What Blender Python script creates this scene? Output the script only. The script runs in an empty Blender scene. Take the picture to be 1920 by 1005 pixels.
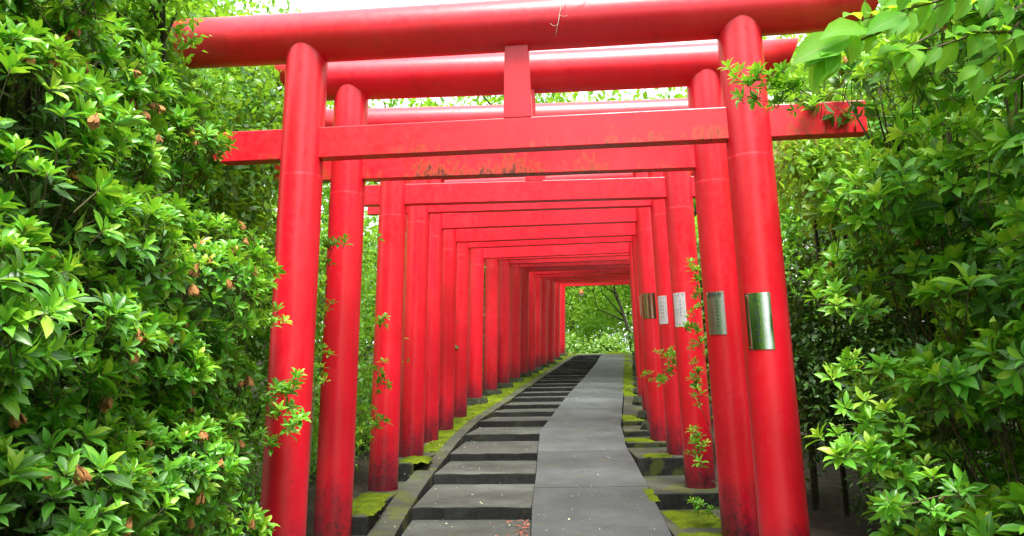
import bpy, bmesh, math, random
import numpy as np
from mathutils import Vector, Matrix
from mathutils.bvhtree import BVHTree

random.seed(7)
RNG = np.random.default_rng(11)
scene = bpy.context.scene
COL = scene.collection

# ------------------------------------------------------------------ camera
PITCH, ROLL, FPX = 0.14423, 0.01556, 1450.0
cp, sp, cr, sr = math.cos(PITCH), math.sin(PITCH), math.cos(ROLL), math.sin(ROLL)
CM = np.array([[1, 0, 0], [0, cp, -sp], [0, sp, cp]]) @ np.array([[cr, 0, sr], [0, 1, 0], [-sr, 0, cr]])
cam_d = bpy.data.cameras.new('camera')
cam_d.sensor_width = 36.0
cam_d.lens = 36.0 * FPX / 1920.0
cam_d.clip_start, cam_d.clip_end = 0.05, 800.0
cam = bpy.data.objects.new('camera', cam_d)
COL.objects.link(cam)
Rm = Matrix(((CM[0, 0], CM[0, 2], -CM[0, 1]), (CM[1, 0], CM[1, 2], -CM[1, 1]), (CM[2, 0], CM[2, 2], -CM[2, 1])))
cam.matrix_world = Rm.to_4x4()
scene.camera = cam

# ------------------------------------------------------------------ light
SUN_EL, SUN_AZ = math.radians(68), math.radians(165)
world = bpy.data.worlds.new('World')
scene.world = world
world.use_nodes = True
wn = world.node_tree
wn.nodes.clear()
w_out = wn.nodes.new('ShaderNodeOutputWorld')
w_bg = wn.nodes.new('ShaderNodeBackground')
w_sky = wn.nodes.new('ShaderNodeTexSky')
w_sky.sky_type = 'NISHITA'
w_sky.sun_disc = False
w_sky.sun_elevation = SUN_EL
w_sky.sun_rotation = SUN_AZ
w_sky.dust_density = 3.0
w_hs = wn.nodes.new('ShaderNodeHueSaturation')
w_hs.inputs['Saturation'].default_value = 0.22
w_mix = wn.nodes.new('ShaderNodeMixRGB')
w_mix.inputs[0].default_value = 0.65
w_mix.inputs[2].default_value = (16.0, 16.6, 17.2, 1)        # even white cloud sheet over the blue
w_bg.inputs['Strength'].default_value = 0.1
wn.links.new(w_sky.outputs[0], w_hs.inputs['Color'])
wn.links.new(w_hs.outputs[0], w_mix.inputs[1])
wn.links.new(w_mix.outputs[0], w_bg.inputs[0])
wn.links.new(w_bg.outputs[0], w_out.inputs[0])
sun_d = bpy.data.lights.new('sun', 'SUN')
sun_d.energy = 5.0
sun_d.angle = math.radians(22)
sun_d.color = (1.0, 0.97, 0.9)
sun = bpy.data.objects.new('sun', sun_d)
COL.objects.link(sun)
_d = Vector((math.sin(SUN_AZ) * math.cos(SUN_EL), math.cos(SUN_AZ) * math.cos(SUN_EL), math.sin(SUN_EL)))
sun.rotation_euler = _d.to_track_quat('Z', 'Y').to_euler()
scene.view_settings.view_transform = 'Standard'
scene.view_settings.look = 'None'
scene.view_settings.gamma = 1.0
scene.view_settings.use_curve_mapping = False
scene.view_settings.exposure = 1.0
try:
    scene.cycles.max_bounces = 8
    scene.cycles.transparent_max_bounces = 8
    scene.cycles.use_denoising = True
except Exception:
    pass

# ------------------------------------------------------------------ tables
# gate: centre x, y, yaw, underside of tie beam, ground, clear width (metres, z from eye level)
GATES = [(0.044, 3.819, -0.1023, 1.159, -1.041, 2.068), (0.102, 4.744, -0.0692, 1.280, -0.920, 2.076),
         (0.188, 6.026, -0.0476, 1.406, -0.811, 2.058), (0.260, 7.073, -0.0704, 1.571, -0.666, 2.058),
         (0.286, 8.079, -0.1063, 1.624, -0.619, 2.052), (0.386, 8.858, -0.1302, 1.620, -0.559, 2.076),
         (0.485, 9.797, -0.1444, 1.713, -0.464, 2.086), (0.633, 11.063, -0.1486, 1.774, -0.318, 2.097),
         (0.826, 12.199, -0.1390, 1.923, -0.218, 2.090), (1.011, 13.403, -0.1282, 2.035, -0.119, 2.087),
         (1.204, 14.630, -0.1212, 2.142, -0.037, 2.076), (1.386, 15.840, -0.1178, 2.240, 0.072, 2.079),
         (1.559, 16.983, -0.1183, 2.323, 0.138, 2.069), (1.724, 18.122, -0.1184, 2.408, 0.221, 2.079),
         (1.927, 19.437, -0.1182, 2.519, 0.300, 2.074), (2.185, 21.001, -0.1188, 2.652, 0.407, 2.045),
         (2.448, 22.726, -0.1206, 2.820, 0.567, 2.057), (2.727, 24.574, -0.1232, 2.960, 0.742, 2.058)]
ZY = [-40, -6, 0.0] + [g[1] for g in GATES] + [27, 60]
ZZ = [-2.4, -1.95, -1.518] + [g[4] for g in GATES] + [0.9, 1.2]


ZW = np.linspace(-1.1, 1.1, 9)


def zg(y):
    return float(np.mean(np.interp(y + ZW, ZY, ZZ)))              # eased over about two metres


XY = [-10, 0] + [g[1] for g in GATES] + [30, 60]
XX = [-0.1, 0.0] + [g[0] for g in GATES] + [3.5, 8.0]


def xc(y):
    return float(np.interp(y, XY, XX))


SL = ([-6, 4.0, 5.5, 6.5, 7.37, 8.6, 9.58, 10.3, 11.0, 11.8, 12.5, 13.3, 14.12, 16.1, 18.6, 21.6, 23.3, 25.6],
      [-0.8, -0.75, -0.72, -0.67, -0.61, -0.54, -0.43, -0.29, -0.14, 0.0, 0.11, 0.22, 0.35, 0.64, 0.99, 1.41, 1.74, 2.1])
SRt = ([-6, 4.0, 5.44, 6.44, 7.3, 8.7, 15.3, 23.1, 25.6],
       [0.0, 0.06, 0.11, 0.17, 0.21, 0.28, 1.38, 2.54, 2.93])
RR = ([-6, 3.0, 4.76, 6.15, 7.6, 9.02, 11.9, 16.5, 22.3, 25.6], [0.84, 0.86, 0.92, 1.0, 1.07, 1.22, 1.66, 2.33, 3.19, 3.7])
fx = lambda T, y: float(np.interp(y, T[0], T[1]))


def ray(px, py, y):
    """point seen at a photograph pixel, at distance y ahead"""
    d = CM @ np.array([(px - 960) / FPX, 1, -(py - 502.5) / FPX])
    return d * (y / d[1])


def to_px(P):
    q = np.atleast_2d(P) @ CM
    return 960 + FPX * q[:, 0] / q[:, 1], 502.5 - FPX * q[:, 2] / q[:, 1], q[:, 1]


# ------------------------------------------------------------------ node helpers
def new_mat(name):
    m = bpy.data.materials.new(name)
    m.use_nodes = True
    nt = m.node_tree
    return m, nt, nt.nodes['Principled BSDF']


def N(nt, t, **kw):
    n = nt.nodes.new(t)
    for k, v in kw.items():
        if k.startswith('i_'):
            n.inputs[k[2:].replace('_', ' ')].default_value = v
        else:
            setattr(n, k, v)
    return n


def ramp(nt, fac, stops):
    r = nt.nodes.new('ShaderNodeValToRGB')
    e = r.color_ramp.elements
    while len(e) < len(stops):
        e.new(0.5)
    for el, (p, c) in zip(e, stops):
        el.position = p
        el.color = (*c, 1) if len(c) == 3 else c
    nt.links.new(fac, r.inputs[0])
    return r.outputs[0]


def mixc(nt, fac, a, b, mode='MIX'):
    m = nt.nodes.new('ShaderNodeMixRGB')
    m.blend_type = mode
    for i, v in ((0, fac), (1, a), (2, b)):
        if isinstance(v, (int, float)):
            m.inputs[i].default_value = v
        elif isinstance(v, tuple):
            m.inputs[i].default_value = (*v, 1)
        else:
            nt.links.new(v, m.inputs[i])
    return m.outputs[0]


def math_(nt, op, a, b=None, clamp=False):
    m = nt.nodes.new('ShaderNodeMath')
    m.operation = op
    m.use_clamp = clamp
    for i, v in ((0, a), (1, b)):
        if v is None:
            continue
        if isinstance(v, (int, float)):
            m.inputs[i].default_value = v
        else:
            nt.links.new(v, m.inputs[i])
    return m.outputs[0]


def noise(nt, vec, scale, detail=4, rough=0.55, mapping=None):
    n = nt.nodes.new('ShaderNodeTexNoise')
    n.inputs['Scale'].default_value = scale
    n.inputs['Detail'].default_value = detail
    n.inputs['Roughness'].default_value = rough
    if mapping:
        mp = nt.nodes.new('ShaderNodeMapping')
        mp.inputs['Scale'].default_value = mapping
        nt.links.new(vec, mp.inputs[0])
        vec = mp.outputs[0]
    nt.links.new(vec, n.inputs['Vector'])
    return n.outputs[0]


def bump(nt, bsdf, h, strength=0.3, dist=0.01):
    b = nt.nodes.new('ShaderNodeBump')
    b.inputs['Strength'].default_value = strength
    b.inputs['Distance'].default_value = dist
    nt.links.new(h, b.inputs['Height'])
    nt.links.new(b.outputs[0], bsdf.inputs['Normal'])


# ------------------------------------------------------------------ materials
def leaf_mat(name, stops, transl=0.28, rough=0.38, use_obj=False, rib=True, spec=0.5):
    m, nt, b = new_mat(name)
    if use_obj:
        fac = N(nt, 'ShaderNodeObjectInfo').outputs['Random']
    else:
        a = N(nt, 'ShaderNodeAttribute')
        a.attribute_name = 'tint'
        fac = a.outputs['Fac']
    col = ramp(nt, fac, stops)
    geo = N(nt, 'ShaderNodeNewGeometry')
    nz = noise(nt, geo.outputs['Position'], 60, 3)
    col = mixc(nt, math_(nt, 'MULTIPLY', nz, 0.35), col, (0.03, 0.12, 0.02))
    if rib:
        r = N(nt, 'ShaderNodeAttribute')
        r.attribute_name = 'across'
        rf = math_(nt, 'LESS_THAN', r.outputs['Fac'], 0.09)
        col = mixc(nt, math_(nt, 'MULTIPLY', rf, 0.45), col, (0.34, 0.5, 0.14))
    back = mixc(nt, 0.22, col, (0.2, 0.45, 0.08))
    bcol = mixc(nt, geo.outputs['Backfacing'], col, back)
    nt.links.new(bcol, b.inputs['Base Color'])
    b.inputs['Roughness'].default_value = rough
    b.inputs['Specular IOR Level'].default_value = spec
    tr = N(nt, 'ShaderNodeBsdfTranslucent')
    tcol = mixc(nt, 0.5, bcol, (0.42, 0.7, 0.03))
    nt.links.new(tcol, tr.inputs[0])
    mx = N(nt, 'ShaderNodeMixShader')
    mx.inputs[0].default_value = transl
    out = nt.nodes['Material Output']
    nt.links.new(b.outputs[0], mx.inputs[1])
    nt.links.new(tr.outputs[0], mx.inputs[2])
    nt.links.new(mx.outputs[0], out.inputs[0])
    return m


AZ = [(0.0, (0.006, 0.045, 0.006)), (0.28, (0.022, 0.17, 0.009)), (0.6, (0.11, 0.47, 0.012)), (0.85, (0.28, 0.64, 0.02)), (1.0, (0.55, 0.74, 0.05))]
M_AZ = leaf_mat('azalea_leaf', AZ)
M_AZ1 = leaf_mat('azalea_leaf_single', AZ[:], use_obj=True)
TR = [(0.0, (0.008, 0.05, 0.006)), (0.5, (0.07, 0.31, 0.013)), (1.0, (0.33, 0.62, 0.03))]
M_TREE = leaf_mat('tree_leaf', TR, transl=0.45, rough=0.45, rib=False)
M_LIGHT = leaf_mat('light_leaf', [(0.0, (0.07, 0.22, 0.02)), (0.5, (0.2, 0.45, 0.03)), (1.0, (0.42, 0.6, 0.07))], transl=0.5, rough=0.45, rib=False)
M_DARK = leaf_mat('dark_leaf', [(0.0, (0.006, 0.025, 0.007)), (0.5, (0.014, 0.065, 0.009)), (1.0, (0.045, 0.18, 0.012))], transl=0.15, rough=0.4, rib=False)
M_RUST = leaf_mat('bronze_leaf', [(0.0, (0.1, 0.2, 0.03)), (0.5, (0.4, 0.3, 0.08)), (1.0, (0.6, 0.25, 0.12))], transl=0.4, rough=0.5, rib=False)
M_BIG = leaf_mat('broad_leaf', [(0.0, (0.06, 0.34, 0.006)), (0.5, (0.14, 0.5, 0.008)), (1.0, (0.28, 0.62, 0.012))], transl=0.62, rough=0.55, use_obj=True, spec=0.25)
M_BAMBOO = leaf_mat('variegated_leaf', [(0.0, (0.1, 0.25, 0.04)), (0.5, (0.2, 0.34, 0.07)), (1.0, (0.42, 0.5, 0.22))], transl=0.4, rib=False)


def simple_mat(name, c1, c2, scale, rough=0.8, bs=0.4, bd=0.01, spec=0.3):
    m, nt, b = new_mat(name)
    tc = N(nt, 'ShaderNodeNewGeometry').outputs['Position']
    n = noise(nt, tc, scale, 6, 0.6)
    nt.links.new(ramp(nt, n, [(0.3, c1), (0.7, c2)]), b.inputs['Base Color'])
    b.inputs['Roughness'].default_value = rough
    b.inputs['Specular IOR Level'].default_value = spec
    bump(nt, b, n, bs, bd)
    return m


M_BARK = simple_mat('bark', (0.02, 0.018, 0.012), (0.07, 0.06, 0.04), 30, 0.85, 0.6)
M_TWIG = simple_mat('twig_bark', (0.05, 0.035, 0.02), (0.13, 0.11, 0.05), 40, 0.8)
M_STEM = simple_mat('green_stem', (0.08, 0.16, 0.03), (0.16, 0.2, 0.06), 40, 0.7)
M_SOIL = simple_mat('soil', (0.012, 0.011, 0.008), (0.045, 0.038, 0.025), 14, 0.95, 0.8, 0.03)
M_WITHER = simple_mat('withered_petal', (0.2, 0.07, 0.025), (0.55, 0.27, 0.09), 55, 0.85)
M_STONE = simple_mat('footing_stone', (0.02, 0.024, 0.015), (0.07, 0.08, 0.045), 20, 0.9, 0.8, 0.02)
M_PALE = simple_mat('pale_rock', (0.25, 0.25, 0.22), (0.5, 0.5, 0.46), 25, 0.9, 0.6)
M_PETAL = simple_mat('fallen_petal', (0.5, 0.5, 0.25), (0.75, 0.75, 0.6), 10, 0.7)
M_REDLEAF = simple_mat('fallen_leaf', (0.2, 0.05, 0.03), (0.4, 0.14, 0.08), 10, 0.7)
M_INK, _nt, _b = new_mat('ink')
_b.inputs['Base Color'].default_value = (0.03, 0.03, 0.04, 1)
_b.inputs['Roughness'].default_value = 0.6


def paint_mat(name, rust=0.0, foot=True):
    """red lacquer paint, dirt at the pillar feet, rust along beam undersides"""
    m, nt, b = new_mat(name)
    tco = N(nt, 'ShaderNodeTexCoord').outputs['Object']
    pos = N(nt, 'ShaderNodeNewGeometry').outputs['Position']
    sep = N(nt, 'ShaderNodeSeparateXYZ')
    nt.links.new(tco, sep.inputs[0])
    z = sep.outputs['Z']
    big = noise(nt, pos, 1.6, 3)
    col = ramp(nt, big, [(0.3, (0.64, 0.003, 0.014)), (0.7, (0.76, 0.005, 0.025))])
    streak = noise(nt, pos, 9, 4, 0.6, (1, 1, 0.12))
    col = mixc(nt, math_(nt, 'MULTIPLY', ramp(nt, streak, [(0.52, (0, 0, 0)), (0.68, (1, 1, 1))]), 0.4), col, (0.42, 0.006, 0.016))
    chalk = noise(nt, pos, 4.5, 7, 0.7, (1, 1, 0.4))
    col = mixc(nt, math_(nt, 'MULTIPLY', ramp(nt, chalk, [(0.5, (0, 0, 0)), (0.7, (1, 1, 1))]), 0.5), col, (0.8, 0.028, 0.045))
    speck = noise(nt, pos, 120, 2, 0.5)
    col = mixc(nt, math_(nt, 'MULTIPLY', math_(nt, 'GREATER_THAN', speck, 0.735), 0.45), col, (0.2, 0.01, 0.012))
    oi = N(nt, 'ShaderNodeObjectInfo').outputs['Random']
    if foot:
        n1 = noise(nt, pos, 7, 6, 0.65, (1, 1, 0.5))
        f = math_(nt, 'ADD', math_(nt, 'MULTIPLY', z, -2.7), 0.95)                # fades out by 0.25..0.45 m
        f = math_(nt, 'ADD', f, math_(nt, 'MULTIPLY', math_(nt, 'SUBTRACT', n1, 0.5), 1.7))
        f = math_(nt, 'ADD', f, math_(nt, 'MULTIPLY', oi, 0.25), True)
        col = mixc(nt, math_(nt, 'MULTIPLY', f, 0.9), col, (0.1, 0.003, 0.018))
        n2 = noise(nt, pos, 45, 4, 0.6)
        f2 = math_(nt, 'MULTIPLY', math_(nt, 'GREATER_THAN', n2, 0.57), math_(nt, 'MULTIPLY', f, 0.8))
        col = mixc(nt, f2, col, (0.02, 0.008, 0.01))
        n3 = noise(nt, pos, 22, 4, 0.6)
        g = math_(nt, 'GREATER_THAN', math_(nt, 'SUBTRACT', n3, math_(nt, 'MULTIPLY', z, 0.16)), 0.6)
        col = mixc(nt, math_(nt, 'MULTIPLY', g, 0.35), col, (0.1, 0.008, 0.012))
    if rust > 0:
        n4 = noise(nt, pos, 34, 6, 0.8, (1, 1, 0.5))
        n5 = noise(nt, pos, 2.3, 2, 0.5, (1, 1, 0.1))
        f = math_(nt, 'SUBTRACT', n4, math_(nt, 'MULTIPLY', z, 1.3))                # z: height above the beam's underside
        f = math_(nt, 'ADD', f, math_(nt, 'MULTIPLY', math_(nt, 'SUBTRACT', n5, 0.48), 1.0))
        g1 = ramp(nt, math_(nt, 'ADD', f, 0.13 * rust - 0.03), [(0.56, (0, 0, 0)), (0.6, (1, 1, 1))])
        g2 = ramp(nt, math_(nt, 'ADD', f, 0.13 * rust - 0.05), [(0.64, (0, 0, 0)), (0.68, (1, 1, 1))])
        col = mixc(nt, math_(nt, 'MULTIPLY', g1, min(1, rust * 0.9)), col, mixc(nt, noise(nt, pos, 80, 2), (0.2, 0.01, 0.008), (0.6, 0.09, 0.012)))
        col = mixc(nt, math_(nt, 'MULTIPLY', g2, min(1, rust)), col, mixc(nt, noise(nt, pos, 50, 3), (0.02, 0.006, 0.006), (0.16, 0.02, 0.01)))
    nt.links.new(col, b.inputs['Base Color'])
    rr = noise(nt, pos, 25, 4, 0.6)
    nt.links.new(ramp(nt, rr, [(0.3, (0.28,) * 3), (0.7, (0.52,) * 3)]), b.inputs['Roughness'])
    b.inputs['Specular IOR Level'].default_value = 0.5
    b.inputs['Coat Weight'].default_value = 0.3
    b.inputs['Coat Roughness'].default_value = 0.32
    bump(nt, b, noise(nt, pos, 16, 7, 0.65), 0.16, 0.006)
    return m


M_PILLAR = paint_mat('red_paint_pillar')
M_BEAM = paint_mat('red_paint_beam', 0.0, False)
M_BEAM_R1 = paint_mat('red_paint_beam_spotted', 0.78, False)
M_BEAM_R2 = paint_mat('red_paint_beam_rusty', 0.92, False)


def concrete_mat(name, c1, c2, vert_shade=(0.006, 0.006, 0.006), moss=0.3, mth=0.63, stain=0.75):
    m, nt, b = new_mat(name)
    pos = N(nt, 'ShaderNodeNewGeometry').outputs['Position']
    n = noise(nt, pos, 3.0, 6, 0.65)
    col = ramp(nt, n, [(0.3, c1), (0.7, c2)])
    oi = N(nt, 'ShaderNodeObjectInfo').outputs['Random']
    col = mixc(nt, 0.5, col, mixc(nt, oi, (0.7, 0.7, 0.7), (1.3, 1.3, 1.3)), 'MULTIPLY')
    g = noise(nt, pos, 110, 3, 0.7)
    col = mixc(nt, math_(nt, 'MULTIPLY', math_(nt, 'GREATER_THAN', g, 0.66), 0.5), col, (0.36, 0.36, 0.34))
    col = mixc(nt, math_(nt, 'MULTIPLY', math_(nt, 'LESS_THAN', g, 0.36), 0.5), col, (0.02, 0.02, 0.02))
    # upright faces go near black: tree shade put into the colour
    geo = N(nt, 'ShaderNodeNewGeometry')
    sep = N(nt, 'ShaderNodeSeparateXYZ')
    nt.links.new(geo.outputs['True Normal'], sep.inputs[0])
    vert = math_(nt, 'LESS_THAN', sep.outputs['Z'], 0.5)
    shade_col = ramp(nt, noise(nt, pos, 24, 5, 0.7), [(0.4, vert_shade), (0.85, (0.025, 0.025, 0.022))])
    col = mixc(nt, math_(nt, 'MULTIPLY', vert, 0.97), col, shade_col)
    mo = noise(nt, pos, 4.5, 5, 0.6)
    col = mixc(nt, math_(nt, 'MULTIPLY', ramp(nt, mo, [(mth - .04, (0, 0, 0)), (mth + .04, (1, 1, 1))]), moss), col, (0.08, 0.1, 0.012))
    st = noise(nt, pos, 1.7, 7, 0.75)
    col = mixc(nt, ramp(nt, st, [(0.42, (stain,) * 3), (0.5, (0, 0, 0))]), col, (0.035, 0.04, 0.036))
    nt.links.new(col, b.inputs['Base Color'])
    b.inputs['Roughness'].default_value = 0.72
    b.inputs['Specular IOR Level'].default_value = 0.35
    bump(nt, b, noise(nt, pos, 90, 5, 0.75), 0.8, 0.006)
    return m


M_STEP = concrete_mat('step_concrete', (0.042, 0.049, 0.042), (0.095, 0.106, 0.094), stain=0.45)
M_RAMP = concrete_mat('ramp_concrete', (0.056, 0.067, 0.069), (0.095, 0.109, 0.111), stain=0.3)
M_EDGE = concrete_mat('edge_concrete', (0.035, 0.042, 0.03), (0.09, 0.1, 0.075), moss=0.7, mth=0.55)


def moss_mat():
    m, nt, b = new_mat('moss')
    pos = N(nt, 'ShaderNodeNewGeometry').outputs['Position']
    n = noise(nt, pos, 7, 7, 0.75)
    col = ramp(nt, n, [(0.3, (0.04, 0.045, 0.012)), (0.46, (0.1, 0.145, 0.008)), (0.74, (0.23, 0.31, 0.01))])
    f = noise(nt, pos, 160, 3, 0.6)
    col = mixc(nt, math_(nt, 'MULTIPLY', f, 0.45), col, (0.06, 0.1, 0.005))
    nt.links.new(col, b.inputs['Base Color'])
    b.inputs['Roughness'].default_value = 0.95
    b.inputs['Specular IOR Level'].default_value = 0.1
    bump(nt, b, f, 0.9, 0.01)
    return m


M_MOSS = moss_mat()


def metal_mat(name, c, rough, metallic=1.0):
    m, nt, b = new_mat(name)
    pos = N(nt, 'ShaderNodeNewGeometry').outputs['Position']
    n = noise(nt, pos, 30, 3)
    nt.links.new(mixc(nt, math_(nt, 'MULTIPLY', n, 0.25), c, (c[0] * .6, c[1] * .6, c[2] * .55)), b.inputs['Base Color'])
    b.inputs['Metallic'].default_value = metallic
    b.inputs['Roughness'].default_value = rough
    bump(nt, b, noise(nt, pos, 9, 2), 0.12, 0.01)
    return m


M_MIRROR = metal_mat('polished_steel', (0.5, 0.54, 0.5), 0.13)
M_STEEL = metal_mat('dull_steel', (0.5, 0.53, 0.5), 0.33)
M_ENAMEL = metal_mat('white_enamel', (0.62, 0.63, 0.66), 0.35, 0.15)
M_BRONZE = metal_mat('dark_bronze', (0.42, 0.3, 0.24), 0.22)


# ------------------------------------------------------------------ object helpers
def link(o, parent=None):
    COL.objects.link(o)
    if parent:
        o.parent = parent
    return o


def empty(name, loc=(0, 0, 0), rz=0.0, label=None, cat=None, group=None, kind=None):
    o = bpy.data.objects.new(name, None)
    o.empty_display_size = 0.2
    link(o)
    o.location = loc
    o.rotation_euler = (0, 0, rz)
    tag(o, label, cat, group, kind)
    return o


def tag(o, label=None, cat=None, group=None, kind=None):
    for k, v in (('label', label), ('category', cat), ('group', group), ('kind', kind)):
        if v:
            o[k] = v
    return o


def mesh_obj(name, verts, faces, mat, parent=None, smooth=False, attrs=None, loc=None):
    me = bpy.data.meshes.new(name)
    me.from_pydata([tuple(map(float, v)) for v in verts], [], [tuple(f) for f in faces])
    me.materials.append(mat)
    if smooth:
        me.shade_smooth()
    o = link(bpy.data.objects.new(name, me), parent)
    if loc is not None:
        o.location = loc
    return o


def np_mesh(name, V, F, mat, attrs=None, smooth=False):
    """V (n,3), F (m,3) triangles"""
    me = bpy.data.meshes.new(name)
    n, m = len(V), len(F)
    me.vertices.add(n)
    me.vertices.foreach_set('co', np.ascontiguousarray(V, dtype=np.float32).ravel())
    me.loops.add(m * 3)
    me.loops.foreach_set('vertex_index', np.ascontiguousarray(F, dtype=np.int32).ravel())
    me.polygons.add(m)
    me.polygons.foreach_set('loop_start', np.arange(0, m * 3, 3, dtype=np.int32))
    if smooth:
        me.polygons.foreach_set('use_smooth', np.ones(m, dtype=bool))
    for k, a in (attrs or {}).items():
        at = me.attributes.new(k, 'FLOAT', 'POINT')
        at.data.foreach_set('value', np.ascontiguousarray(a, dtype=np.float32))
    me.materials.append(mat)
    me.update()
    me.validate()
    return me


def tube_data(pts, rads, seg=6):
    """tapered tube along points -> verts, tri faces"""
    pts = np.asarray(pts, float)
    V, F = [], []
    n = len(pts)
    for i in range(n):
        t = pts[min(i + 1, n - 1)] - pts[max(i - 1, 0)]
        t /= (np.linalg.norm(t) + 1e-9)
        a = np.cross(t, [0.31, 0.17, 0.93] if abs(t[2]) < 0.9 else [1, 0, 0.1])
        a /= np.linalg.norm(a)
        b = np.cross(t, a)
        for k in range(seg):
            an = 2 * math.pi * k / seg
            V.append(pts[i] + rads[i] * (a * math.cos(an) + b * math.sin(an)))
    for i in range(n - 1):
        for k in range(seg):
            a0, a1 = i * seg + k, i * seg + (k + 1) % seg
            F += [(a0, a1, a1 + seg), (a0, a1 + seg, a0 + seg)]
    for k in range(1, seg - 1):
        F.append((0, k + 1, k))
        F.append(((n - 1) * seg, (n - 1) * seg + k, (n - 1) * seg + k + 1))
    return np.array(V), np.array(F)


def tubes_mesh(name, tubes, mat, seg=5):
    Vs, Fs, o = [], [], 0
    for pts, rads in tubes:
        V, F = tube_data(pts, rads, seg)
        Vs.append(V)
        Fs.append(F + o)
        o += len(V)
    return np_mesh(name, np.concatenate(Vs), np.concatenate(Fs), mat, smooth=True)


def prism(name, top, depth, mat, parent, bev=0.008, sub=0, jit=0.0):
    """slab: polygon top (list of points), extruded down"""
    bm = bmesh.new()
    vt = [bm.verts.new(p) for p in top]
    vb = [bm.verts.new((p[0], p[1], p[2] - depth)) for p in top]
    n = len(top)
    bm.faces.new(vt)
    bm.faces.new(vb[::-1])
    for i in range(n):
        bm.faces.new((vt[i], vb[i], vb[(i + 1) % n], vt[(i + 1) % n]))
    bmesh.ops.recalc_face_normals(bm, faces=bm.faces)
    if bev > 0:
        es = [e for e in bm.edges if e.verts[0] in vt and e.verts[1] in vt]
        bmesh.ops.bevel(bm, geom=es, offset=bev, segments=2, profile=0.6, affect='EDGES')
    me = bpy.data.meshes.new(name)
    bm.to_mesh(me)
    bm.free()
    me.materials.append(mat)
    return link(bpy.data.objects.new(name, me), parent)


# ------------------------------------------------------------------ ground
def hill(x, y):
    d = abs(x - xc(y)) - 1.35
    base = zg(y) - 0.17
    if d > 0:
        base += 0.17 * min(d, 1) + 0.10 * max(0, d - 2.5) * (1 if y > 3 else 0.4) * min(1, 30 / (abs(x) + 30))
        base += 0.05 * math.sin(x * 2.1 + y) * min(d, 1) + 0.04 * math.sin(y * 3.3 - x * 1.7) * min(d, 1)
    return base


gx = sorted(set([-260, -160, -100, -70, -50, -36, -26, -20, -16, -13, -11] + list(np.arange(-9, 14, 0.3).round(2)) + [15, 17, 20, 26, 36, 50, 70, 100, 160, 260]))
gy = sorted(set([-120, -70, -40, -25, -15, -10, -7] + list(np.arange(-5, 32, 0.4).round(2)) + [34, 38, 44, 52, 64, 80, 110, 160, 260]))
V = [(x, y, hill(x, y)) for y in gy for x in gx]
nx = len(gx)
F = [(j * nx + i, j * nx + i + 1, (j + 1) * nx + i + 1, (j + 1) * nx + i) for j in range(len(gy) - 1) for i in range(nx - 1)]
ground = mesh_obj('ground', V, F, M_SOIL, smooth=True)
tag(ground, 'dark soil rising beside the stepped path', kind='structure')

# ------------------------------------------------------------------ stairway
stairs = empty('stairway', (0, 0, 0), label='grey concrete garden steps climbing under the red gates', kind='structure')
lips = [-1.6, -0.4, 0.8, 2.0, 3.2, 4.42, 5.47, 6.47, 7.34, 8.55, 9.53, 10.26, 10.93, 11.72, 12.42, 13.22, 14.02, 14.8, 15.36, 16.0, 16.95, 17.7, 18.45, 19.5, 20.5, 21.5, 22.3, 23.2, 24.1, 25.0]
GAP = 0.006
for i, y in enumerate(lips):
    yn = lips[i + 1] if i + 1 < len(lips) else 26.0
    z0 = zg(y) + 0.004
    zn = zg(yn)
    rise = min(0.082, max(0.055, (zn - z0) * 0.85)) if i + 1 < len(lips) else 0
    z1 = max(z0 + 0.002, zn - rise)
    m = 12
    front, back = [], []
    for k in range(m + 1):
        t = k / m
        for yy, zz, L, jj in ((y, z0, front, 1), (yn + 0.03, z1 + (z1 - z0) * 0.03, back, 0)):
            xl, xr = fx(SL, yy) + GAP, fx(SRt, yy) - GAP
            x = xl + (xr - xl) * t
            sl = (0.5 - t) * 0.06
            L.append((x, yy + sl + (random.uniform(-.008, .006) if jj else 0), zz + (random.uniform(-.005, .001) if jj else 0)))
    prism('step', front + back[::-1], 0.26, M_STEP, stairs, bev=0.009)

rampo = empty('ramp', (0, 0, 0), label='smooth grey concrete ramp running up beside the steps', kind='structure')
joints = [-2.5, 0.0, 2.2, 4.1, 5.93, 7.35, 8.9, 10.4, 12.0, 13.6, 15.2, 17.0, 18.8, 20.6, 22.4, 24.2, 26.0]
for a, b in zip(joints[:-1], joints[1:]):
    ys = sorted({a + 0.005, b - 0.005} | {y for y in list(SRt[0]) + list(RR[0]) if a + 0.02 < y < b - 0.02} | {round(float(y), 2) for y in np.arange(a + 0.3, b - 0.2, 0.5)})
    left = [(fx(SRt, y), y, zg(y) + 0.012) for y in ys]
    right = [(fx(RR, y) + random.uniform(-.003, .003), y, zg(y) + 0.012) for y in ys]
    # long slabs: build as a strip of quads with a body
    V, F = [], []
    for L_, R_ in zip(left, right):
        V += [L_, R_, (L_[0], L_[1], L_[2] - 0.2), (R_[0], R_[1], R_[2] - 0.2)]
    for k in range(len(ys) - 1):
        q, r = 4 * k, 4 * k + 4
        F += [(q, q + 1, r + 1, r), (q + 2, r + 2, r + 3, q + 3), (q, r, r + 2, q + 2), (q + 1, q + 3, r + 3, r + 1)]
    F += [(0, 2, 3, 1), (4 * len(ys) - 4, 4 * len(ys) - 3, 4 * len(ys) - 1, 4 * len(ys) - 2)]
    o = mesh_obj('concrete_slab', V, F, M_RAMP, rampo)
    md = o.modifiers.new('bevel', 'BEVEL')
    md.width, md.segments = 0.006, 2
    md.limit_method = 'ANGLE'

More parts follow.
